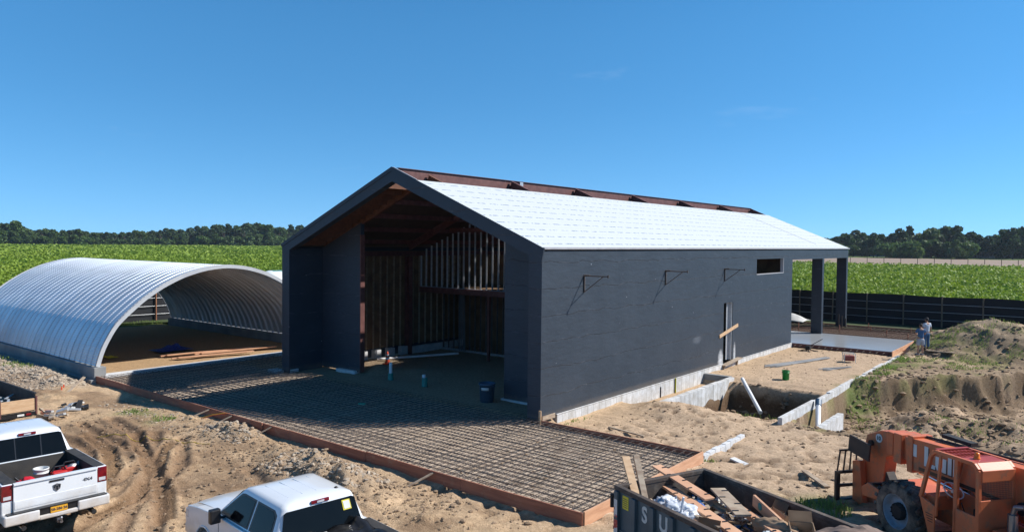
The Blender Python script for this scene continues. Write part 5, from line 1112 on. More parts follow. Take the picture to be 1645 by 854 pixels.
mb = MB(); mb.grid(lambda u, v_: (3.35+1.9*u, .9+1.75*v_, 1.42+.30*math.sin(v_*2.8)*math.exp(-((u-.35)/.28)**2)+.15*nz_(u*4, v_*3, 6)+.07*nz_(u*9, v_*8, 9)), 26, 22, 0, False)
o = one(mb, 'kraft_paper', M['paper_brown'], 'big crumpled sheet of dark brown paper over the right end of the dumpster', 'brown paper', solid=.008); o.matrix_world = DA
mb = MB(); mb.grid(lambda u, v_: (4.15+.5*u, 1.9+.9*v_, 1.66+.12*nz_(u*3, v_*3, 16)-.12*v_), 8, 10, 0, False)
o = one(mb, 'cardboard_sheet', mat('pale_card', (.50, .40, .33), .85, (.42, .33, .27), 3), 'pale flat cardboard sheet hanging over the far right rim of the dumpster', 'cardboard sheet', solid=.008); o.matrix_world = DA
# pallet beside the machine
def pallet(label, loc, rz, tilt=0):
    t = thing('pallet', label, 'pallet', loc, rz); t.rotation_euler[0] = tilt
    for k in range(3): mb = MB(); mb.box(-.6, .6, -.5+k*.46, -.42+k*.46, .02, .11); mb.build('bearer', M['pine'], t)
    for k in range(6): mb = MB(); mb.box(-.6+k*.22, -.5+k*.22, -.52, .52, .112, .13); mb.build('slat', M['old_wood'], t)
    for k in (0, 2, 5): mb = MB(); mb.box(-.6+k*.22, -.5+k*.22, -.52, .52, .0, .018); mb.build('slat', M['old_wood'], t)
    return t
pallet('worn wooden pallet on the sand between the dumpster and the orange machine', (11.05, -3.55, -.28), rad(-20))

# ------------------------------------------------------------------ telehandler
M['orange_paint'] = mat('faded_orange_paint', (.66, .17, .062), .5, (.54, .13, .05), 1.6, .06, 20, dirt=(.34, .15, .085), dscale=3.4, dlo=.52, dhi=.66)
M['red_paint'] = mat('faded_red_paint', (.40, .05, .035), .55, (.33, .04, .03), 3)
M['dark_steel'] = mat('dark_rusty_steel', (.055, .038, .030), .7, (.032, .028, .026), 4, .2, 20)
M['rim_blue'] = mat('blue_grey_rim', (.28, .36, .44), .55, (.20, .26, .33), 4, dirt=(.26, .22, .18), dscale=5)
M['matt_black'] = mat('matt_black', (.012, .014, .018), .95, (.008, .009, .01), 5, spec=.1)
TH = thing('telehandler', 'orange telescopic forklift with lowered forks and an open cab at the right edge', 'telehandler', (12.29, -1.56, -.40), rad(52))
def TP(mb, name, m, bevel=0, parent=None): return mb.build(name, M[m] if isinstance(m, str) else m, parent or TH, bevel)
for sx in (-1, 1):
    wheel(TH, sx*.95, 0, .64, .42, sx, True, 'rim_blue'); wheel(TH, sx*.95, -3.35, .66, .42, sx, True, 'rim_blue')
mb = MB(); mb.box(-.42, .42, -4.6, 1.05, .55, .95); mb.box(-.85, .85, -.14, .14, .55, .80); mb.box(-.85, .85, -3.5, -3.2, .55, .80); mb.box(-.75, .75, .55, .95, .5, .85); TP(mb, 'chassis', 'orange_paint', .02)
for x in (-.95, .50): mb = MB(); mb.prism([(.66, .62), (1.30, .55), (1.34, .76), (1.12, .92), (.78, .86)], YZ, x, x+.45); TP(mb, 'front_guard', 'orange_paint', .015)
mb = MB(); mb.beam((-.72, 1.30, .83), (-.72, .84, .96), .34, .03); TP(mb, 'step_pad', 'matt_black')
# boom
mb = MB(); mb.prism([(.72, 1.34), (.80, 2.06), (-4.7, 2.34), (-4.7, 1.70), (-1.2, 1.38)], YZ, -.24, .24); boom = TP(mb, 'boom', 'orange_paint', .015)
mb = MB(); mb.prism([(.80, 1.48), (.80, 2.00), (1.22, 1.98), (1.25, 1.46)], YZ, -.185, .185); TP(mb, 'inner_boom', 'orange_paint', .012)
mb = MB(); mb.box(-.285, .285, .86, 1.10, 1.38, 2.08); mb.box(-.275, .275, .52, .68, 1.28, 2.13); TP(mb, 'boom_collar', 'orange_paint', .015)
mb = MB(); mb.box(-.25, .25, 1.16, 1.36, 1.50, 2.05); mb.prism([(1.18, 1.50), (1.20, 2.04), (1.66, 1.98), (2.14, 1.76), (2.26, 1.30), (2.30, .62), (2.34, .05), (1.72, .02), (1.60, .35), (1.46, 1.38)], YZ, -.17, .17); hd_ = TP(mb, 'boom_head', 'orange_paint', .02)
mb = MB(); mb.prism([(1.95, -.0), (2.34, .0), (2.36, 1.05), (2.10, 1.12)], YZ, -.40, -.24); mb.prism([(1.95, -.0), (2.34, .0), (2.36, 1.05), (2.10, 1.12)], YZ, .24, .40); TP(mb, 'coupler', 'orange_paint', .015)
mb = MB(); mb.prism([(1.30, .70), (1.55, .35), (1.75, .38), (1.72, .85), (1.50, 1.0)], YZ, -.12, .12); TP(mb, 'tilt_linkage', 'dark_steel', .01)
mb = MB(); mb.tube((-.19, 1.70, 1.78), (-.172, 1.70, 1.78), .105, 24); s10 = TP(mb, 'number_disc', 'sticker', parent=hd_)
RX = lambda x, y, z: Matrix.Translation((x, y, z)) @ Matrix.Rotation(-PI/2, 4, 'Z') @ Matrix.Rotation(PI/2, 4, 'X')   # text readable from -x
text_mesh('10', .14, RX(-.193, 1.70, 1.78), .002, True).build('disc_number', M['black_gloss'], s10)
mb = MB(); mb.tube((-.23, 1.95, 1.60), (.23, 1.95, 1.60), .07, 14); mb.tube((-.22, 1.30, 1.6), (.22, 1.30, 1.6), .03, 10); TP(mb, 'pivot_pin', 'dark_steel')
pl_ = text_mesh('Lull', .60, RX(-.243, -.285, 1.725), .002, True, 1.12).build('name_shadow', M['black_gloss'], boom)
text_mesh('Lull', .60, RX(-.247, -.26, 1.75), .002, True, 1.12).build('name_letters', M['sticker'], pl_)
mb = MB(); mb.box(-.247, -.241, .20+.22, .48+.1, 1.68, 1.96); TP(mb, 'white_decal', 'sticker', parent=boom)
mb = MB(); mb.box(-.246, -.241, -3.8, .35, 1.40, 1.48); TP(mb, 'black_stripe', 'black_gloss', parent=boom)
mb = MB(); mb.box(-.12, .12, -3.6, .3, 2.30, 2.33) if False else mb.tube((.12, .6, 2.10), (.12, -3.8, 2.34), .028, 8); TP(mb, 'hydraulic_line', 'dark_steel')
mb = MB(); mb.cbox((.26, -.25, 2.22), (.18, .8, .08)); TP(mb, 'hose_tray', 'black')
mb = MB(); mb.tube((.0, .55, 1.30), (0, -2.4, .95), .07, 10); TP(mb, 'lift_cylinder', 'chrome')
mb = MB(); mb.pipe([(-.30, -2.3, 1.45), (-.34, -3.0, 1.62), (-.30, -4.2, 1.75)], .13, 12); TP(mb, 'black_duct', 'black')
# carriage and forks
cr = MB()
for x in (-.82, .40): cr.box(x-.035, x+.035, 2.36, 2.44, .02, .78)
for z in (.04, .42, .76): cr.box(-.86, .44, 2.37, 2.43, z-.035, z+.035)
for x in (-.80, -.62, -.44, -.26, .0, .2, .38): cr.beam((x, 2.41, .78), (x*.9-.02, 2.39, 1.32), .03, .03, 0, (0,1,0))
cr.box(-.76, .34, 2.37, 2.41, 1.30, 1.34); carriage = TP(cr, 'fork_carriage', 'dark_steel')
for x in (-.74, .20): mb = MB(); mb.box(x-.06, x+.06, 2.44, 2.50, .0, .72); mb.prism([(2.44, .02), (3.95, .03), (3.95, .045), (2.44, .075)], YZ, x-.06, x+.06); TP(mb, 'fork', 'dark_steel')
mb = MB(); mb.beam((-.50, 2.36, 1.52), (-.50, 1.62, 1.44), .05, .42); mb.box(-.5, .3, 1.95, 2.0, 1.25, 1.6) if False else None; TP(mb, 'guard_plate', 'dark_steel', .004)
# cab
cf = MB(); W2 = .075
def cbm(a, c, w_=W2, h_=W2): cf.beam(a, c, w_, h_, 0, (1, 0, 0))
for x in (-1.15, -.34):
    cbm((x, -.72, 1.22), (x, -.97, 2.18)); cbm((x, -.97, 2.18), (x, -1.08, 2.28)); cbm((x, -1.08, 2.28), (x, -2.02, 2.30)); cbm((x, -2.02, 2.30), (x, -2.13, 2.20)); cbm((x, -2.13, 2.20), (x, -2.15, .9))
cbm((-1.15, -1.22, 2.27), (-1.15, -1.12, .95), .06, .05); cbm((-1.15, -1.62, 2.27), (-1.15, -1.62, .45), .09, .07)
cf.beam((-1.15, -1.0, 2.24), (-.34, -1.0, 2.24), .07, .07); cf.beam((-1.15, -.72, 1.22), (-.34, -.72, 1.22), .07, .07)
TP(cf, 'cab_frame', 'orange_paint', .012)
mb = MB(); mb.prism([(-.70, 1.26), (-1.12, 1.16), (-1.12, .40), (-1.04, .34)][::-1], YZ, -1.185, -1.15); mb.prism([(-1.60, 1.30), (-2.15, 1.30), (-2.15, .35), (-1.60, .35)][::-1], YZ, -1.185, -1.15)
mb.box(-1.15, -.34, -2.18, -2.14, .35, 1.62); mb.prism([(-1.98, 2.20), (-2.05, 2.33), (-2.19, 2.20), (-2.19, 1.98), (-2.15, 1.98)], YZ, -1.12, -.37); mb.box(-.36, -.33, -2.1, -.8, .9, 1.35); mb.box(-1.15, -.34, -2.15, -1.0, .36, .42)
pn = TP(mb, 'cab_panel', 'orange_paint', .01)
mb = MB()
for k in range(4): mb.box(-1.19, -1.186, -1.08, -.95+.02*k, .80+k*.05, .815+k*.05)
TP(mb, 'louvre', 'dark_steel', parent=pn)
mb = MB(); mb.box(-1.12, -.37, -2.0, -1.66, 2.29, 2.32); TP(mb, 'roof_panel', 'red_paint', .01)
mb = MB()
for k in range(9): mb.box(-1.10+k*.088, -1.08+k*.088, -1.66, -1.0, 2.27, 2.295)
for k in range(4): mb.box(-1.12, -.37, -1.62+k*.19, -1.60+k*.19, 2.296, 2.315)
mb.box(-1.14, -.35, -1.12, -1.04, 2.3, 2.33); TP(mb, 'roof_grille', 'red_paint')
mb = MB()
for k in range(22): mb.box(-1.12+k*.036, -1.117+k*.036, -2.162, -2.158, 1.62, 2.0)
for k in range(10): mb.box(-1.12, -.36, -2.166, -2.162, 1.64+k*.038, 1.643+k*.038)
TP(mb, 'rear_mesh', 'dark_steel')
mb = MB(); mb.lathe([(.06, 0), (.06, .02), (.05, .025), (.05, .09), (.035, .115), (0, .12)], Matrix.Translation((-.86, -1.80, 2.325)), 16); TP(mb, 'beacon', mat('beacon_amber', (.85, .20, .01), .25, (.8, .18, .01), 3))
mb = MB(); R0 = Matrix.Translation((-.72, -1.12, 1.45)) @ Matrix.Rotation(rad(38), 4, 'X'); n = 24
for k in range(n): a, c = 2*PI*k/n, 2*PI*(k+1)/n; mb.tube(R0 @ Vector((.2*math.cos(a), .2*math.sin(a), 0)), R0 @ Vector((.2*math.cos(c), .2*math.sin(c), 0)), .014, 6, caps=False)
for k in range(3): a = 2*PI*k/3+.5; mb.tube(R0 @ Vector((0,0,-.02)), R0 @ Vector((.2*math.cos(a), .2*math.sin(a), 0)), .011, 6)
mb.tube(R0 @ Vector((0,0,.01)), R0 @ Vector((0,0,-.05)), .035, 12); TP(mb, 'steering_wheel', 'sticker')
mb = MB(); mb.tube(R0 @ Vector((0,0,-.03)), (-.72, -.86, 1.10), .035, 10); mb.box(-1.05, -.42, -.98, -.74, 1.0, 1.30); TP(mb, 'dashboard', 'orange_paint', .02)
mb = MB(); mb.box(-.96, -.50, -1.95, -1.50, .92, 1.02); mb.box(-.96, -.50, -2.04, -1.94, 1.02, 1.50); TP(mb, 'seat', 'black', .03)
mb = MB(); mb.box(-1.1, -.38, -1.6, -.8, .44, .47); mb.box(-.5, -.45, -1.45, -1.40, .9, 1.15); mb.tube((-.55, -1.3, .9), (-.60, -1.2, 1.22), .012, 6); TP(mb, 'cab_controls', 'black')
mb = MB(); mb.box(-1.188, -1.186, -1.58, -1.25, .40, .52) if False else mb.box(-1.12, -.95, -1.58, -1.42, .47, .68); TP(mb, 'white_box', 'sticker')
mb = MB(); mb.box(.26, 1.0, -2.9, -.75, .7, 1.45); mb.box(-.33, -.25, -4.4, -.6, .95, 1.12); TP(mb, 'engine_cover', 'orange_paint', .03)
mb = MB(); mb.box(-1.0, -.3, -4.2, -2.6, .55, 1.15) if False else mb.box(-.95, -.45, -2.62, -2.25, .62, 1.1); TP(mb, 'side_tank', 'orange_paint', .04)
mb = MB(); mb.tube((-.72, -2.5, 1.1), (-.72, -2.5, 1.45), .09, 12); mb.pipe([(-.72, -2.5, 1.45), (-.72, -2.55, 1.6), (-.72, -2.75, 1.66)], .05, 10); TP(mb, 'exhaust', 'rim_steel')

# ------------------------------------------------------------------ slab, retaining walls, rear forms
mb = MB(); mb.box(-15.1, 5.75, 26.5, 33.1, -.14, .02)
m = mat('wet_concrete', (.38, .40, .42), .13, (.34, .36, .38), .5, .05, 1.2, spec=.7); m.node_tree.nodes['Principled BSDF'].inputs['Roughness'].default_value = .16
one(mb, 'concrete_slab', m, 'freshly poured glossy grey concrete slab behind the barn', 'concrete slab')
board('form_board', (5.79, 26.1, -.10), (5.79, 39.2, -.10), .045, .36, M['pine_pink'], 'pale pinkish form board beside the people on the right edge of the slab')
board('form_board', (.05, 26.46, -.10), (5.75, 26.46, -.10), .04, .22, M['steel_red'], 'dark form board along the near edge of the glossy slab')
board('form_board', (-15, 39.35, -.04), (6.2, 39.35, -.04), .045, .3, M['form_wood'], 'reddish form board along the far edge of the rear rebar bay')
rb = MB(); rr_ = random.Random(8)
for x in np.arange(-14.8, 5.7, .33): bar(rb, (x, 33.15, .0), (x, 39.3, .02), .018)
for y in np.arange(33.3, 39.3, .33): bar(rb, (-15, y, .03), (5.7, y, .03), .018)
for x in np.arange(.3, 5.7, .36):
    mb = MB(); mb.tube((x, 26.42, -.06), (x+rr_.uniform(-.04,.04), 25.98, -.08), .014, 5); one(mb, 'rebar_dowel', M['rebar'], 'one of the short bars sticking out under the near edge of the slab', 'rebar stub', 'rebar stubs along the slab edge')
one(rb, 'rear_rebar_mat', mat('rear_rebar', (.16, .095, .065), .75, (.11, .07, .05), 3), 'rusty rebar grid behind the glossy slab', 'rebar mat')
sub = MB(); sub.box(-15, 5.7, 33.15, 39.3, -.16, -.10); tag(sub.build('gravel_bed', mat('bed', (.26, .18, .13), .95, (.2, .13, .09), 3)), kind='structure')
for k, (x, y, h_) in enumerate(((-2.3, 35.2, .55), (-.9, 35.6, .8), (.6, 35.0, .6), (2.1, 37.5, .45), (3.6, 35.3, .45), (4.6, 38.1, .45), (1.6, 39.0, .5), (5.1, 34.3, .4))):
    mb = MB(); mb.beam((x, y, -.15), (x, y, h_-.1), .05, .05, 0, (0,1,0)); one(mb, 'stake', M['form_wood'], f'reddish wooden stake standing in the rear rebar bay, {("first","second","third","fourth","fifth","sixth","seventh","eighth")[k]} in a loose scatter', 'stake', 'stakes in the rear rebar bay')
mb = MB(); mb.tube((.0, 37.9, -.1), (.0, 37.9, .9), .05, 8); mb.tube((.18, 38.2, -.1), (.18, 38.2, .7), .05, 8); mb.tube((-.25, 38.0, -.1), (-.25, 38.0, 1.0), .05, 8); one(mb, 'pipe_stubs', M['dark_steel'], 'cluster of dark pipe stubs at the foot of the farthest column', 'pipes')
mb = MB(); mb.grid(lambda u, v_: (-5.6+2.6*u, 38.5+2.0*v_, .15+.55*math.sin(u*3.0)*math.sin(v_*3.0)*(.8+.4*nz_(u*3, v_*3, 1))), 14, 12); one(mb, 'white_tarp', mat('white_tarp', (.6, .6, .58), .7, (.45, .45, .43), 2), 'white tarpaulin over a low pile behind the barn wall end', 'tarpaulin', solid=.01)
def cwall(poly_y, x0, x1, zt, zb, label, m='blockwall'):
    mb = MB(); n = 10; (ya, yb) = poly_y
    for k in range(n):
        a = ya+(yb-ya)*k/n; c = ya+(yb-ya)*(k+1)/n; o_ = .01*math.sin(k*2.1); mb.box(x0, x1, a, c-.006, zb, zt(.5*(a+c))+o_)
    return one(mb, 'retaining_wall', M[m], label, 'concrete wall', 'pale concrete walls round the pit', bevel=.006)
cwall((5.3, 13.3), 1.36, 1.60, lambda y: -.16, -1.9, 'pale concrete wall between the barn foundation and the pit')
cwall((6.0, 25.9), 6.12, 6.28, lambda y: -.06+.03*math.sin(y), -1.9, 'long pale concrete wall on the right side of the pit')
cwall((7.6, 10.6), 6.95, 7.17, lambda y: -.55, -1.9, 'short low concrete wall piece in the hollow right of the pit')
mb = MB(); mb.box(.06, 1.38, 13.3, 13.55, -.9, -.16); one(mb, 'concrete_step', M['concrete_grey'], 'dark grey concrete step between barn and pit wall below the door', 'concrete step')
mb = MB()
for k in range(8): mb.box(5.75, 5.90, .28+k*.40, .665+k*.40, -.5, -.205+.015*(k % 3))
one(mb, 'block_row', M['block'], 'row of pale concrete blocks running back from the corner of the rebar mat', 'block row', bevel=.008)
mb = MB(); mb.tube((2.25, 12.6, -.05), (3.95, 10.3, -.95), .085, 12); o = one(mb, 'drain_pipe', M['white_pipe'], 'long white pipe leaning in the pit', 'pipe')
pv = thing('drain_pipe', 'white upright pipe with grey collar strapped to the right pit wall', 'pipe', (6.45, 9.7, -1.45)); mb = MB(); mb.tube((.55, -1.9, -.1), (0, 0, 1.4), .10, 12); mb.build('pipe', M['white_pipe'], pv); mb = MB(); mb.tube((.0+.045, -.16, 1.28), (-.02, .07, 1.46), .12, 12); mb.build('collar', M['blue_plastic'], pv)
mb = MB(); mb.tube((.09, 10.2, -.62), (.09, 10.2, .05), .035, 8); one(mb, 'yellow_stub', mat('yellow_pipe', (.5, .48, .03), .5), 'short yellow-green pipe against the barn foundation', 'pipe')
mb = MB(); mb.tube((.07, 8.8, -.62), (.07, 8.8, -.15), .025, 8); one(mb, 'grey_stub', M['dark_steel'], 'small dark pipe against the foundation left of the yellow one', 'pipe')

# ------------------------------------------------------------------ people
M['skin'] = mat('skin', (.42, .24, .16), .6, (.38, .21, .14), 6)
M['hair'] = mat('dark_hair', (.035, .022, .015), .7)
def skinned(name, verts, edges, radii, m, parent, sub=1):
    me = bpy.data.meshes.new(name); me.from_pydata([tuple(v_) for v_ in verts], edges, []); me.materials.append(m)
    o = bpy.data.objects.new(name, me); COL.objects.link(o); o.parent = parent
    sk = o.modifiers.new('skin', 'SKIN'); sk.use_smooth_shade = True
    if not me.skin_vertices: me.skin_vertices.new()
    for i, r in enumerate(radii):
        d = me.skin_vertices[0].data[i]; d.radius = r if isinstance(r, tuple) else (r, r); d.use_root = (i == 0)
    o.modifiers.new('sub', 'SUBSURF').levels = sub; o.modifiers['sub'].render_levels = sub+1; return o
def person(label, loc, rz, pose, shirt, legs_m, shorts, cap):
    t = thing('person', label, 'person', loc, rz)     # faces +y
    sp_ = .11
    V = [(0,0,.93),(0,.0,1.10),(0,-.01,1.28),(0,-.01,1.42),(0,.0,1.50),(0,.02,1.56)]; Rr = [(.155,.115),(.14,.10),(.165,.11),(.16,.10),(.06,.06),(.055,.06)]; E_ = [(0,1),(1,2),(2,3),(3,4),(4,5)]
    def add(pts, rs_, root):
        p = root
        for q_, r in zip(pts, rs_): V.append(q_); Rr.append((r, r)); E_.append((p, len(V)-1)); p = len(V)-1
        return p
    for sx in (-1, 1): add([(sx*.10, 0, .86), (sx*sp_, .01, .50), (sx*(sp_+.01), -.01, .10), (sx*(sp_+.01), .03, .045), (sx*(sp_+.02), .17, .035)], [.095, .062, .042, .045, .035], 0)
    for sx in (-1, 1):
        if pose == 'folded': add([(sx*.19, -.01, 1.41), (sx*.27, .02, 1.17), (sx*.12, .20, 1.14), (-sx*.06, .24, 1.19), (-sx*.13, .235, 1.21)], [.06, .045, .036, .03, .026], 3)
        else: add([(sx*.20, -.01, 1.41), (sx*.26, -.04, 1.14), (sx*.27, .05, .93), (sx*.265, .09, .84), (sx*.255, .11, .78)], [.06, .044, .034, .034, .024], 3)
    body = skinned('body', V, E_, Rr, M['skin'], t)
    # head with face
    bm = bmesh.new(); bmesh.ops.create_uvsphere(bm, u_segments=20, v_segments=14, radius=1)
    for v_ in bm.verts:
        d = v_.co.copy(); v_.co = Vector((d.x*.077, d.y*.098+.02, d.z*.118+1.655))
        if d.z < -.1: v_.co.x *= 1+.28*d.z; v_.co.y = .02+(v_.co.y-.02)*(1+.12*d.z)
    hm = bpy.data.meshes.new('head'); bm.to_mesh(hm); bm.free(); hm.materials.append(M['skin'])
    for p_ in hm.polygons: p_.use_smooth = True
    h = bpy.data.objects.new('head', hm); COL.objects.link(h); h.parent = body
    mb = MB(); mb.add([(-.016,.112,1.63),(.016,.112,1.63),(0,.142,1.625),(0,.115,1.675)], [(0,1,2),(0,2,3),(2,1,3)]); mb.build('nose', M['skin'], h)
    for sx in (-1, 1): mb = MB(); mb.lathe([(0,0),(.02,.0),(.022,.012),(0,.02)], Matrix.Translation((sx*.074, .02, 1.645)) @ Matrix.Rotation(sx*PI/2, 4, 'Y'), 8); mb.build('ear', M['skin'], h)
    for sx in (-1, 1): mb = MB(); mb.lathe([(0,0),(.012,0),(0,.008)], Matrix.Translation((sx*.03, .112, 1.668)) @ Matrix.Rotation(-PI/2, 4, 'X'), 8); mb.build('eye', M['hair'], h)
    mb = MB(); mb.box(-.022, .022, .108, .116, 1.592, 1.600); mb.build('mouth', M['red_paint'], h)
    mb = MB()
    mb.grid(lambda u, v_: (math.cos(2*PI*u)*.084*math.cos(v_*PI/2)*1.0, .012+math.sin(2*PI*u)*.106*math.cos(v_*PI/2)-(.01 if math.sin(2*PI*u) < 0 else -.0), 1.665+.118*math.sin(v_*PI/2)-(.05 if math.sin(2*PI*u) < .1 and v_ < .1 else 0)), 20, 6)
    mb.build('hair', M['hair'], t)
    if cap:
        mb = MB(); mb.grid(lambda u, v_: (math.cos(2*PI*u)*.09*math.cos(v_*PI/2), .015+math.sin(2*PI*u)*.112*math.cos(v_*PI/2), 1.70+.10*math.sin(v_*PI/2)), 20, 6); mb.prism([(-.07, .09), (.07, .09), (.05, .19), (-.05, .19)], Matrix.Identity(4), 1.695, 1.705); mb.build('cap', M['black'], t)
    # clothes: slightly larger shells over the same skeleton
    k = [(0,0,.90),(0,.0,1.08),(0,-.01,1.28),(0,-.01,1.42),(0,-.0,1.475)]; r_ = [(.175,.135),(.165,.125),(.185,.13),(.175,.115),(.075,.075)]; e_ = [(0,1),(1,2),(2,3),(3,4)]
    for sx in (-1, 1):
        b0 = len(k)
        if pose == 'folded': k += [(sx*.19, -.01, 1.42), (sx*.255, .015, 1.24)]
        else: k += [(sx*.20, -.01, 1.42), (sx*.25, -.03, 1.22)]
        r_ += [(.078, .078), (.07, .07)]; e_ += [(3, b0), (b0, b0+1)]
    skinned('shirt', k, e_, r_, shirt, t)
    k = [(0,0,.97),(0,0,.90)]; r_ = [(.168,.13),(.172,.135)]; e_ = [(0,1)]
    for sx in (-1, 1):
        b0 = len(k)
        if shorts: k += [(sx*.105, 0, .80), (sx*.125, .01, .52)]; r_ += [(.12,.12), (.105,.105)]; e_ += [(1, b0), (b0, b0+1)]
        else: k += [(sx*.105, 0, .80), (sx*.115, .01, .50), (sx*.125, -.01, .09)]; r_ += [(.11,.11), (.082,.082), (.072,.072)]; e_ += [(1, b0), (b0, b0+1), (b0+1, b0+2)]
    skinned('shorts' if shorts else 'jeans', k, e_, r_, legs_m, t)
    for sx in (-1, 1):
        mb = MB(); mb.box(sx*.12-.05, sx*.12+.05, -.09, .20, 0, .075); mb.build('shoe', mat('shoe', (.2, .22, .25) if shorts else (.05, .04, .035), .7), t, bevel=.025)
    return t
g1 = gz(7.2, 26.0)
person('person in a blue t-shirt and pale grey shorts standing with folded arms, back turned', (7.22, 26.1, gz(7.22, 26.1)-.0), rad(38), 'folded', mat('blue_tee', (.045, .13, .27), .85, (.035, .10, .22), 6), mat('grey_shorts', (.42, .45, .50), .85, (.36, .39, .44), 6), True, False)
person('person in a pale shirt, blue jeans and dark cap standing just behind the other', (7.38, 26.9, gz(7.46, 26.95)-.0), rad(55), 'down', mat('pale_shirt', (.52, .58, .66), .85, (.44, .50, .58), 6), mat('denim', (.055, .13, .25), .85, (.04, .10, .2), 6), False, True)

# ------------------------------------------------------------------ small things
def cone(loc):
    t = thing('traffic_cone', 'orange traffic cone with white bands standing inside the barn mouth', 'traffic cone', loc)
    mb = MB(); mb.lathe([(.13, .03), (.11, .15), (.07, .38), (.045, .52), (.03, .62), (0, .62)], None, 20); mb.cbox((0, 0, .015), (.36, .36, .03)); c = mb.build('cone', M['orange'], t)
    for z0, z1 in ((.24, .33), (.41, .49)):
        r0 = lambda z: .135-.155*(z-.03)+.004; mb = MB(); mb.lathe([(r0(z0), z0), (r0(z1), z1)], None, 20); mb.build('band', M['white_pipe'], c)
cone((-13.0, 4.62, -.06))
def riser(loc, label, hp_, hs_, tilt=0):
    t = thing('pipe_riser', label, 'pipe', loc); mb = MB(); mb.tube((0,0,0), (tilt,0,hp_), .075, 16); mb.build('pipe', M['white_pipe'], t); mb = MB(); mb.tube((0,0,0), (0,0,hs_), .135, 16, r2=.12); mb.build('sleeve', M['teal'], t)
riser((-9.85, 2.0, -.15), 'taller white pipe in a teal sleeve, left one in the barn mouth', .82, .34)
riser((-7.58, 1.9, -.15), 'shorter tilted white pipe in a teal sleeve, right one in the barn mouth', .55, .42, -.06)
mb = MB(); mb.tube((-14.1, 4.9, .02), (-12.2, 9.0, .06), .06, 12); one(mb, 'floor_pipe', M['white_pipe'], 'long white pipe lying on the barn floor behind the cone', 'pipe')
bn = thing('rubbish_bin', 'blue-grey round plastic bin with a white label beside the right barn wall', 'bin', (-3.5, 1.25, -.12)); mb = MB()
mb.lathe([(0, 0), (.25, 0), (.30, .72), (.33, .72), (.33, .78), (.30, .78), (.27, .08), (0, .06)], None, 28); mb.build('tub', M['blue_plastic'], bn)
for a in (0, PI): mb = MB(); mb.cbox((.34*math.cos(a), .34*math.sin(a), .68), (.07, .14, .03)); mb.build('handle', M['blue_plastic'], bn)
mb = MB(); mb.lathe([(.289, .52), (.296, .63)], None, 40); me_f = [f for i, f in enumerate(mb.f) if 29 <= i % 40 <= 35]; mb.f = me_f; mb.mi = [0]*len(me_f); mb.sm = [True]*len(me_f); mb.build('paper_label', M['sticker'], bn, solid=.004)
gb = bucket('bright green bucket standing on the sand beyond the pit', M['green_plastic'], .17, .46); gb.location = (3.55, 14.65, gz(3.55, 14.65)-.01)
mb = MB(); mb.cbox((-6.5, -2.45, .02), (.25, .14, .05), rz=.5); one(mb, 'litter', mat('green_litter', (.05, .32, .22), .6), 'scrap of green plastic lying on the rebar mat', 'litter')
for (a, b_, lab, s_) in (((-23.3, -1.9), (-22.5, 2.9), 'upper of the pale boards on the hut floor', 0), ((-22.1, -1.9), (-21.25, 1.8), 'board nearest the kerb on the hut floor', 1), ((-22.6, -.4), (-21.9, 3.6), 'pinkish board between the others on the hut floor', 2)):
    mb = MB(); 
    for k in range(2): mb.beam((a[0]+k*.28, a[1]+k*.2, 0.0+.05*k), (b_[0]+k*.24, b_[1]+k*.3, .02+.05*k), .24, .05)
    one(mb, 'board', M['pine_pink'], lab, 'board', 'boards on the hut floor', bevel=.004, kind=None)
mb = MB(); mb.grid(lambda u, v_: (-25.9+1.3*u, -1.3+1.9*v_, -.05+.30*abs(nz_(u*4, v_*4, 3))*math.sin(u*3.1)*math.sin(v_*3.1)*2+.05), 16, 16, 0, False); one(mb, 'blue_tarp', M['tarp_blue'], 'crumpled bright blue tarpaulin on the shaded hut floor', 'tarpaulin', solid=.01)
mb = MB(); mb.grid(lambda u, v_: (-25.4+.7*u, -3.9+.5*v_, -.04+.1*abs(nz_(u*4, v_*4, 9))), 8, 8, 0, False); one(mb, 'yellow_sheet', M['sticker_y'], 'small dull yellow sheet on the left side of the hut floor', 'sheet', solid=.01)
# finishing tool, generator, rebar bundles on the plateau
mb = MB(); 
for k in range(4): a = k*PI/2+.4; mb.tube((0,0,.10), (.42*math.cos(a), .42*math.sin(a), .03), .03, 6); mb.cbox((.42*math.cos(a), .42*math.sin(a), .02), (.28, .14, .02), rz=a)
mb.cbox((0,0,.22), (.26, .3, .22)); mb.tube((0,0,.25), (.7,.4,.75), .02, 6)
one(mb, 'power_trowel', M['black'], 'small dark four-bladed machine by the corner of the slab', 'power trowel', loc=(1.4, 25.2, gz(1.4, 25.2)))
gn = thing('plate_compactor', 'small dark red machine standing alone on the sand near the retaining wall', 'compactor', (4.4, 22.4, gz(4.4, 22.4)), .5); mb = MB(); mb.box(-.25, .25, -.18, .18, .1, .38); mb.build('engine', mat('maroon', (.25, .05, .04), .5), gn, bevel=.03)
mb = MB(); mb.pipe([(-.28,-.2,0),(-.28,-.2,.5),(.28,-.2,.5),(.28,-.2,0)], .02, 6); mb.pipe([(-.28,.2,0),(-.28,.2,.5),(.28,.2,.5),(.28,.2,0)], .02, 6); mb.build('roll_frame', M['sticker'], gn)
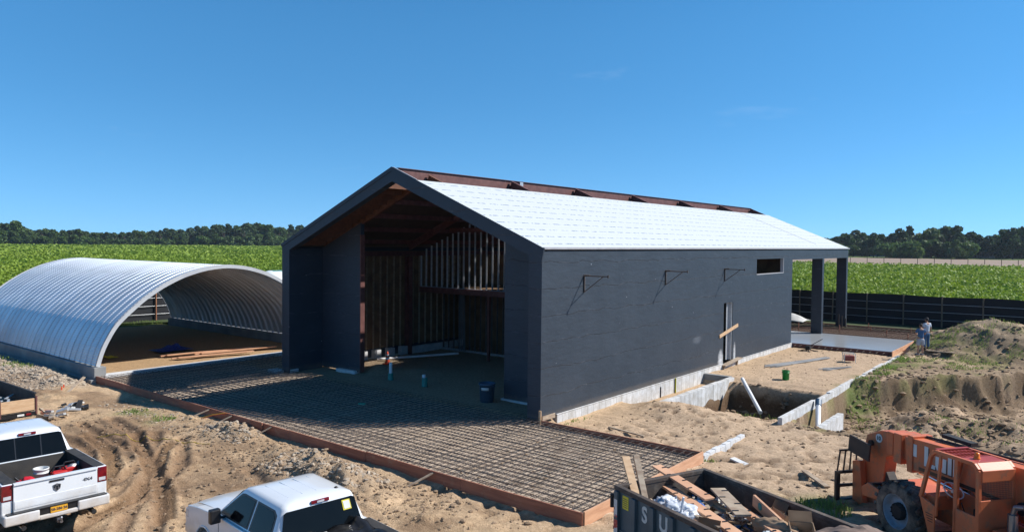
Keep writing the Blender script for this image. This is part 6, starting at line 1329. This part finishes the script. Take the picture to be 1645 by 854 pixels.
for nm, (x0, y0, x1, y1), n, lab in (('rebar_bundle', (1.7, 17.5, 3.1, 23.2), 26, 'large loose bundle of grey bars on the sand behind the green bucket'), ('rebar_bundle', (4.1, 18.3, 4.9, 20.6), 12, 'smaller bundle of grey bars close to the retaining wall')):
    mb = MB(); rs = random.Random(3)
    for k in range(n):
        o_ = rs.uniform(-.5, .5)*(1 if n > 20 else .7); s_ = rs.uniform(0, .25); a = Vector((x0+o_*.8, y0+o_*.3+s_*3, -.15)); c = Vector((x1+o_*.35, y1-s_*2, -.13)); a.z = gz(a.x, a.y)+.02+rs.random()*.04; c.z = gz(c.x, c.y)+.02+rs.random()*.04; mb.tube(a, c, .016, 4)
    one(mb, nm, mat('grey_bar', (.20, .21, .22), .6), lab, 'rebar bundle', 'bundles of bars on the sand')
mb = MB(); 
for k in range(3): mb.beam((7.3+.1*k, 26.9-.17*k, gz(7.4, 26.7)+.06), (8.9, 26.0-.17*k, gz(8.9, 26.0)+.07), .15, .04)
one(mb, 'plank_pile', M['old_wood'], 'grey weathered planks on the ground at the foot of the dirt mound', 'planks')
for i, (a, b_, w_, lab, m) in enumerate((((.75, 1.0), (1.35, .75), .1, 'rusty brown stick on the sand close to the barn corner', 'form_wood'), ((1.7, 1.75), (3.3, 1.35), .09, 'thin dark plank lying on the sand right of the barn corner', 'old_wood'), ((6.5, .9), (7.0, .75), .22, 'pale square scrap on the sand near the concrete block row', 'block'), ((8.6, .9), (9.5, -.1), .15, 'brown plank on the sand left of the forks', 'old_wood'))):
    mb = MB(); mb.beam((a[0], a[1], gz(*a)+.04), (b_[0], b_[1], gz(*b_)+.04), w_, .04); one(mb, 'loose_plank', M[m], lab, 'plank', 'loose planks on the sand')
# junk near the trailer
def junk(name, c, n, m, label, seed, s=.25):
    mb = MB(); rs = random.Random(seed)
    for k in range(n):
        mb.cbox((c[0]+rs.uniform(-.5, .5)*s*3, c[1]+rs.uniform(-.5, .5)*s*2, gz(*c)+.05+rs.random()*.12), (rs.uniform(.1, .5)*1.3, rs.uniform(.08, .2), rs.uniform(.04, .12)), rnd.randrange(len(m)), rs.uniform(-.6, 1.2), rs.uniform(-.4, .4), rs.uniform(-.3, .3))
    o = one(mb, name, m, label, 'debris', 'debris heaps near the trailer', bevel=.008); o['kind'] = 'stuff'; return o
junk('metal_debris', (-15.3, -9.1), 11, [M['galv_pale'], M['black'], M['sticker']], 'low heap of pale metal and black scraps on the dirt right of the trailer', 5, .35)
junk('wood_debris', (-14.3, -10.1), 12, [M['old_wood'], M['galv_pale'], M['form_wood']], 'jumbled wood and metal scraps beside the trailer tailgate', 6, .4)
mb = MB(); mb.cbox((-18.9, -8.1, -.18), (.04, .04, .3)); mb.cbox((-18.7, -8.25, -.2), (.04, .04, .25)); mb.cbox((-18.8, -8.17, -.28), (.3, .25, .04)); one(mb, 'orange_pegs', M['orange'], 'pair of orange pegs beside the leaning pale plank', 'pegs')
for tr_, c in (([(-10.4, -10.2), (-9.0, -9.6), (-7.6, -8.9), (-6.6, -8.3)], (.48, .36, .05)),):
    mb = MB(); mb.pipe([(x, y, gz(x, y)+.02) for x, y in [(tr_[0][0]+(tr_[-1][0]-tr_[0][0])*t, tr_[0][1]+(tr_[-1][1]-tr_[0][1])*t+.15*math.sin(t*5)) for t in np.linspace(0, 1, 24)]], .012, 5); one(mb, 'rope', mat('yellow_rope', c, .7), 'yellow rope lying over the ruts behind the left pickup', 'rope')
# tank and yard gear beyond the fence
tk = thing('storage_tank', 'long white tank with a dark band and green stripe peeping over the arched hut', 'tank', (-44.6, 17.6, 0)); X = Matrix.Translation((0, 0, 1.9)) @ Matrix.Rotation(-PI/2, 4, 'X')
mb = MB(); mb.lathe([(0, 0), (.9, .05), (1.3, .35), (1.45, .9), (1.45, 13), (1.0, 13.8), (0, 14)], X, 40); mb.build('shell', mat('tank_white', (.72, .76, .78), .35, (.62, .70, .68), 1.2), tk)
mb = MB(); mb.lathe([(1.46, 2.6), (1.49, 2.6), (1.49, 2.85), (1.46, 2.85)], X, 40); mb.build('band', M['black_gloss'], tk)
mb = MB(); mb.lathe([(1.455, 1.0), (1.455, 2.6)], X, 60); mb.f = [f for i, f in enumerate(mb.f) if i in (44, 46, 47, 40)]; mb.mi = [0]*4; mb.sm = [True]*4; mb.build('stripe', M['teal'], tk)
for y in (2, 6, 10): mb = MB(); mb.box(-1.2, 1.2, y, y+.3, -.3, .8); mb.build('cradle', M['concrete'], tk)
yg = thing('farm_wagon', 'grey farm wagon with upright frames half hidden behind the hut at the left edge', 'wagon', (-59.5, 2.0, 0), rad(75))
mb = MB(); mb.box(-3.2, 3.0, -1, 1, .9, 1.5); mb.build('bed', M['concrete_grey'], yg); 
for x in (-2.9, -1.0, 1.2): mb = MB(); mb.box(x, x+.1, -1, -.9, 1.5, 2.6); mb.box(x, x+.1, .9, 1, 1.5, 2.6); mb.box(x, x+.1, -1, 1, 2.55, 2.65); mb.build('frame', M['galv_pale'], yg)
mb = MB(); mb.box(-3.4, -1.9, -1.1, 1.1, 2.5, 2.75); mb.box(1.2, 2.3, -.6, .6, 1.5, 2.7); mb.build('cover', M['concrete_grey'], yg)
for sx in (-1, 1): wheel(yg, sx*1.0, -2 if False else 0, .45, .3, sx)
mb = MB(); mb.box(-3.9, -1.4, -1.8, -1.05, .3, 1.1); mb.build('side_box', M['sticker'], yg)
# thin wire fence along the near edge of the tan field
M['far_post'] = mat('far_post', (.13, .10, .075), .9)
ft = thing('field_fence', 'thin post fence along the near edge of the tan field', 'fence', (0, 0, 0))
for u in range(1366, 1672, 27):
    a = az_of(u); mb = MB(); mb.tube((CX+300*math.sin(a), CY+300*math.cos(a), -.3), (CX+300*math.sin(a), CY+300*math.cos(a), 2.0), .11, 5); mb.build('post', M['far_post'], ft)
# pale far buildings glimpsed in the trees
for u, w_, lab in ((1414, 11, 'pale low house glimpsed between the far trees on the right'), (1583, 9, 'grey far roof glimpsed between the trees near the right edge')):
    a = az_of(u); t = thing('far_house', lab, 'house', (CX+500*math.sin(a), CY+500*math.cos(a), 0), -a)
    mb = MB(); mb.box(-w_/2, w_/2, 0, 7, 0, 5.0); mb.build('wall', M['roof_trim'], t); mb = MB(); mb.prism([(-w_/2-.4, 5.0), (w_/2+.4, 5.0), (w_/2-1, 7.8), (-w_/2+1, 7.8)], XZ, -7.3, .3); mb.build('roof', M['concrete_grey'], t)
    for k in (-1, 1): mb = MB(); mb.box(k*2.4-.6, k*2.4+.6, -.06, .0, 1.4, 2.9); mb.build('window', M['glass_dark'], t)

# ------------------------------------------------------------------ stones, clods and grass (ground litter nobody could count)
def scatter_stones(name, regions, m, label, seed):
    rs = np.random.RandomState(seed); VV = []; FF = []
    bm = bmesh.new(); bmesh.ops.create_icosphere(bm, subdivisions=1, radius=1); bv = np.array([v_.co[:] for v_ in bm.verts]); bf = np.array([[v_.index for v_ in f_.verts] for f_ in bm.faces]); bm.free()
    k = 0
    for (x0, x1, y0, y1, n, s0, s1) in regions:
        for _ in range(n):
            x = rs.uniform(x0, x1); y = rs.uniform(y0, y1); s = s0+(s1-s0)*rs.uniform()**3; v_ = bv*(1+.35*rs.uniform(-1, 1, (len(bv), 1)))*np.array((s*rs.uniform(.7, 1.5), s, s*rs.uniform(.45, .8)))
            a = rs.uniform(0, 6.28); ca, sa = math.cos(a), math.sin(a); v_ = np.stack([v_[:, 0]*ca-v_[:, 1]*sa, v_[:, 0]*sa+v_[:, 1]*ca, v_[:, 2]], 1)+np.array((x, y, gz(x, y)+s*.15)); VV.append(v_); FF.append(bf+k*len(bv)); k += 1
    me = bpy.data.meshes.new(name); me.from_pydata(np.concatenate(VV).tolist(), [], np.concatenate(FF).tolist()); me.materials.append(m); o = bpy.data.objects.new(name, me); COL.objects.link(o); return tag(o, label, 'stones', kind='stuff')
M['clod'] = mat('clods', (.30, .21, .135), .95, (.19, .13, .08), 2)
M['rubble'] = mat('rubble', (.43, .36, .28), .95, (.27, .21, .155), 2.5)
scatter_stones('dirt_clods', [(-14, 5, -15, -6.9, 3200, .012, .075), (-9, 3, -9, -6.8, 1500, .012, .07), (1, 13, -6, 7, 1800, .012, .055), (6.4, 16, 6, 19, 3600, .02, .13), (6.5, 15, 19, 35, 1600, .02, .12), (1.8, 6, 7, 13, 700, .02, .12), (0, 6, 14, 26, 350, .012, .05), (-15, -1, 1.0, 9, 300, .012, .05)], M['clod'], 'loose brown clods of earth scattered over the whole site', 5)
scatter_stones('rubble', [(-30, -19.3, -8.4, -6.9, 2300, .02, .11), (-24, -19, -9.4, -8.4, 400, .02, .08), (-15.5, -9, -8.4, -6.9, 320, .015, .06), (-8.5, -6, -7.9, -6.8, 420, .02, .08), (-3.4, .6, -8.9, -7.2, 800, .02, .09)], M['rubble'], 'grey broken rubble and gravel banked beside the arched hut footing and the form board', 6)
M['grass'] = leafmat('grass_blades', (.15, .22, .05), (.27, .36, .10), 1.5, trans=.4)
def grass(name, spots, label, seed):
    rs = np.random.RandomState(seed); C_, U_, V_ = [], [], []
    for (cx, cy, rx, ry, n, h) in spots:
        for _ in range(n):
            a = rs.uniform(0, 6.28); r = math.sqrt(rs.uniform()); x = cx+rx*r*math.cos(a); y = cy+ry*r*math.sin(a)
            if vn1(x, y) < .42: continue
            hh = h*.62*rs.uniform(.4, 1.1); b_ = rs.uniform(0, 6.28); z = gz(x, y)
            U_.append((.011*math.cos(b_), .011*math.sin(b_), 0)); V_.append((rs.uniform(-.35, .35)*hh*.5, rs.uniform(-.35, .35)*hh*.5, hh*.5)); C_.append((x, y, z+hh*.42))
    o = bpy.data.objects.new(name, quads_mesh(name, np.array(C_), np.array(U_), np.array(V_), M['grass'])); COL.objects.link(o); return tag(o, label, 'grass', kind='stuff')
def vn1(x, y): return float(vnoise(np.array([x*1.3]), np.array([y*1.3]), 77)[0])
grass('grass', [(6.9, 15, .6, 1.6, 700, .25), (6.8, 19, .5, 2.5, 800, .25), (6.7, 23, .4, 2.2, 500, .25), (8.5, 23.5, 2.0, 2.0, 1400, .18), (11.5, 26.5, 3, 2, 2200, .2), (9, 32, 3, 5, 1200, .3), (8, 28, 1.6, 1.3, 800, .2), (9.5, 12.5, 2.5, 2, 700, .18), (12, 14.5, 3, 1.5, 700, .2), (3.6, 9.6, 1.5, 1.6, 900, .75), (2.6, 9.0, .7, 1.2, 400, .7), (5, 41.5, 14, 1.6, 4500, .45), (-20, 41.5, 12, 1.4, 600, .4), (-39.4, 6, .9, 9, 2600, .4), (-13, -7.8, .5, .4, 120, .14), (-11.0, -7.7, .6, .35, 130, .14), (-28, -7.6, 4, .5, 500, .3), (9.9, -1.7, .7, .6, 260, .28), (11.2, -3.2, .8, .5, 160, .25), (6.1, .3, .2, .3, 50, .15), (.3, 1.8, .2, 1, 60, .12), (13.5, 11, 2, 2, 500, .2)], 'patchy short green grass on the banks, pit and fence lines', 12)
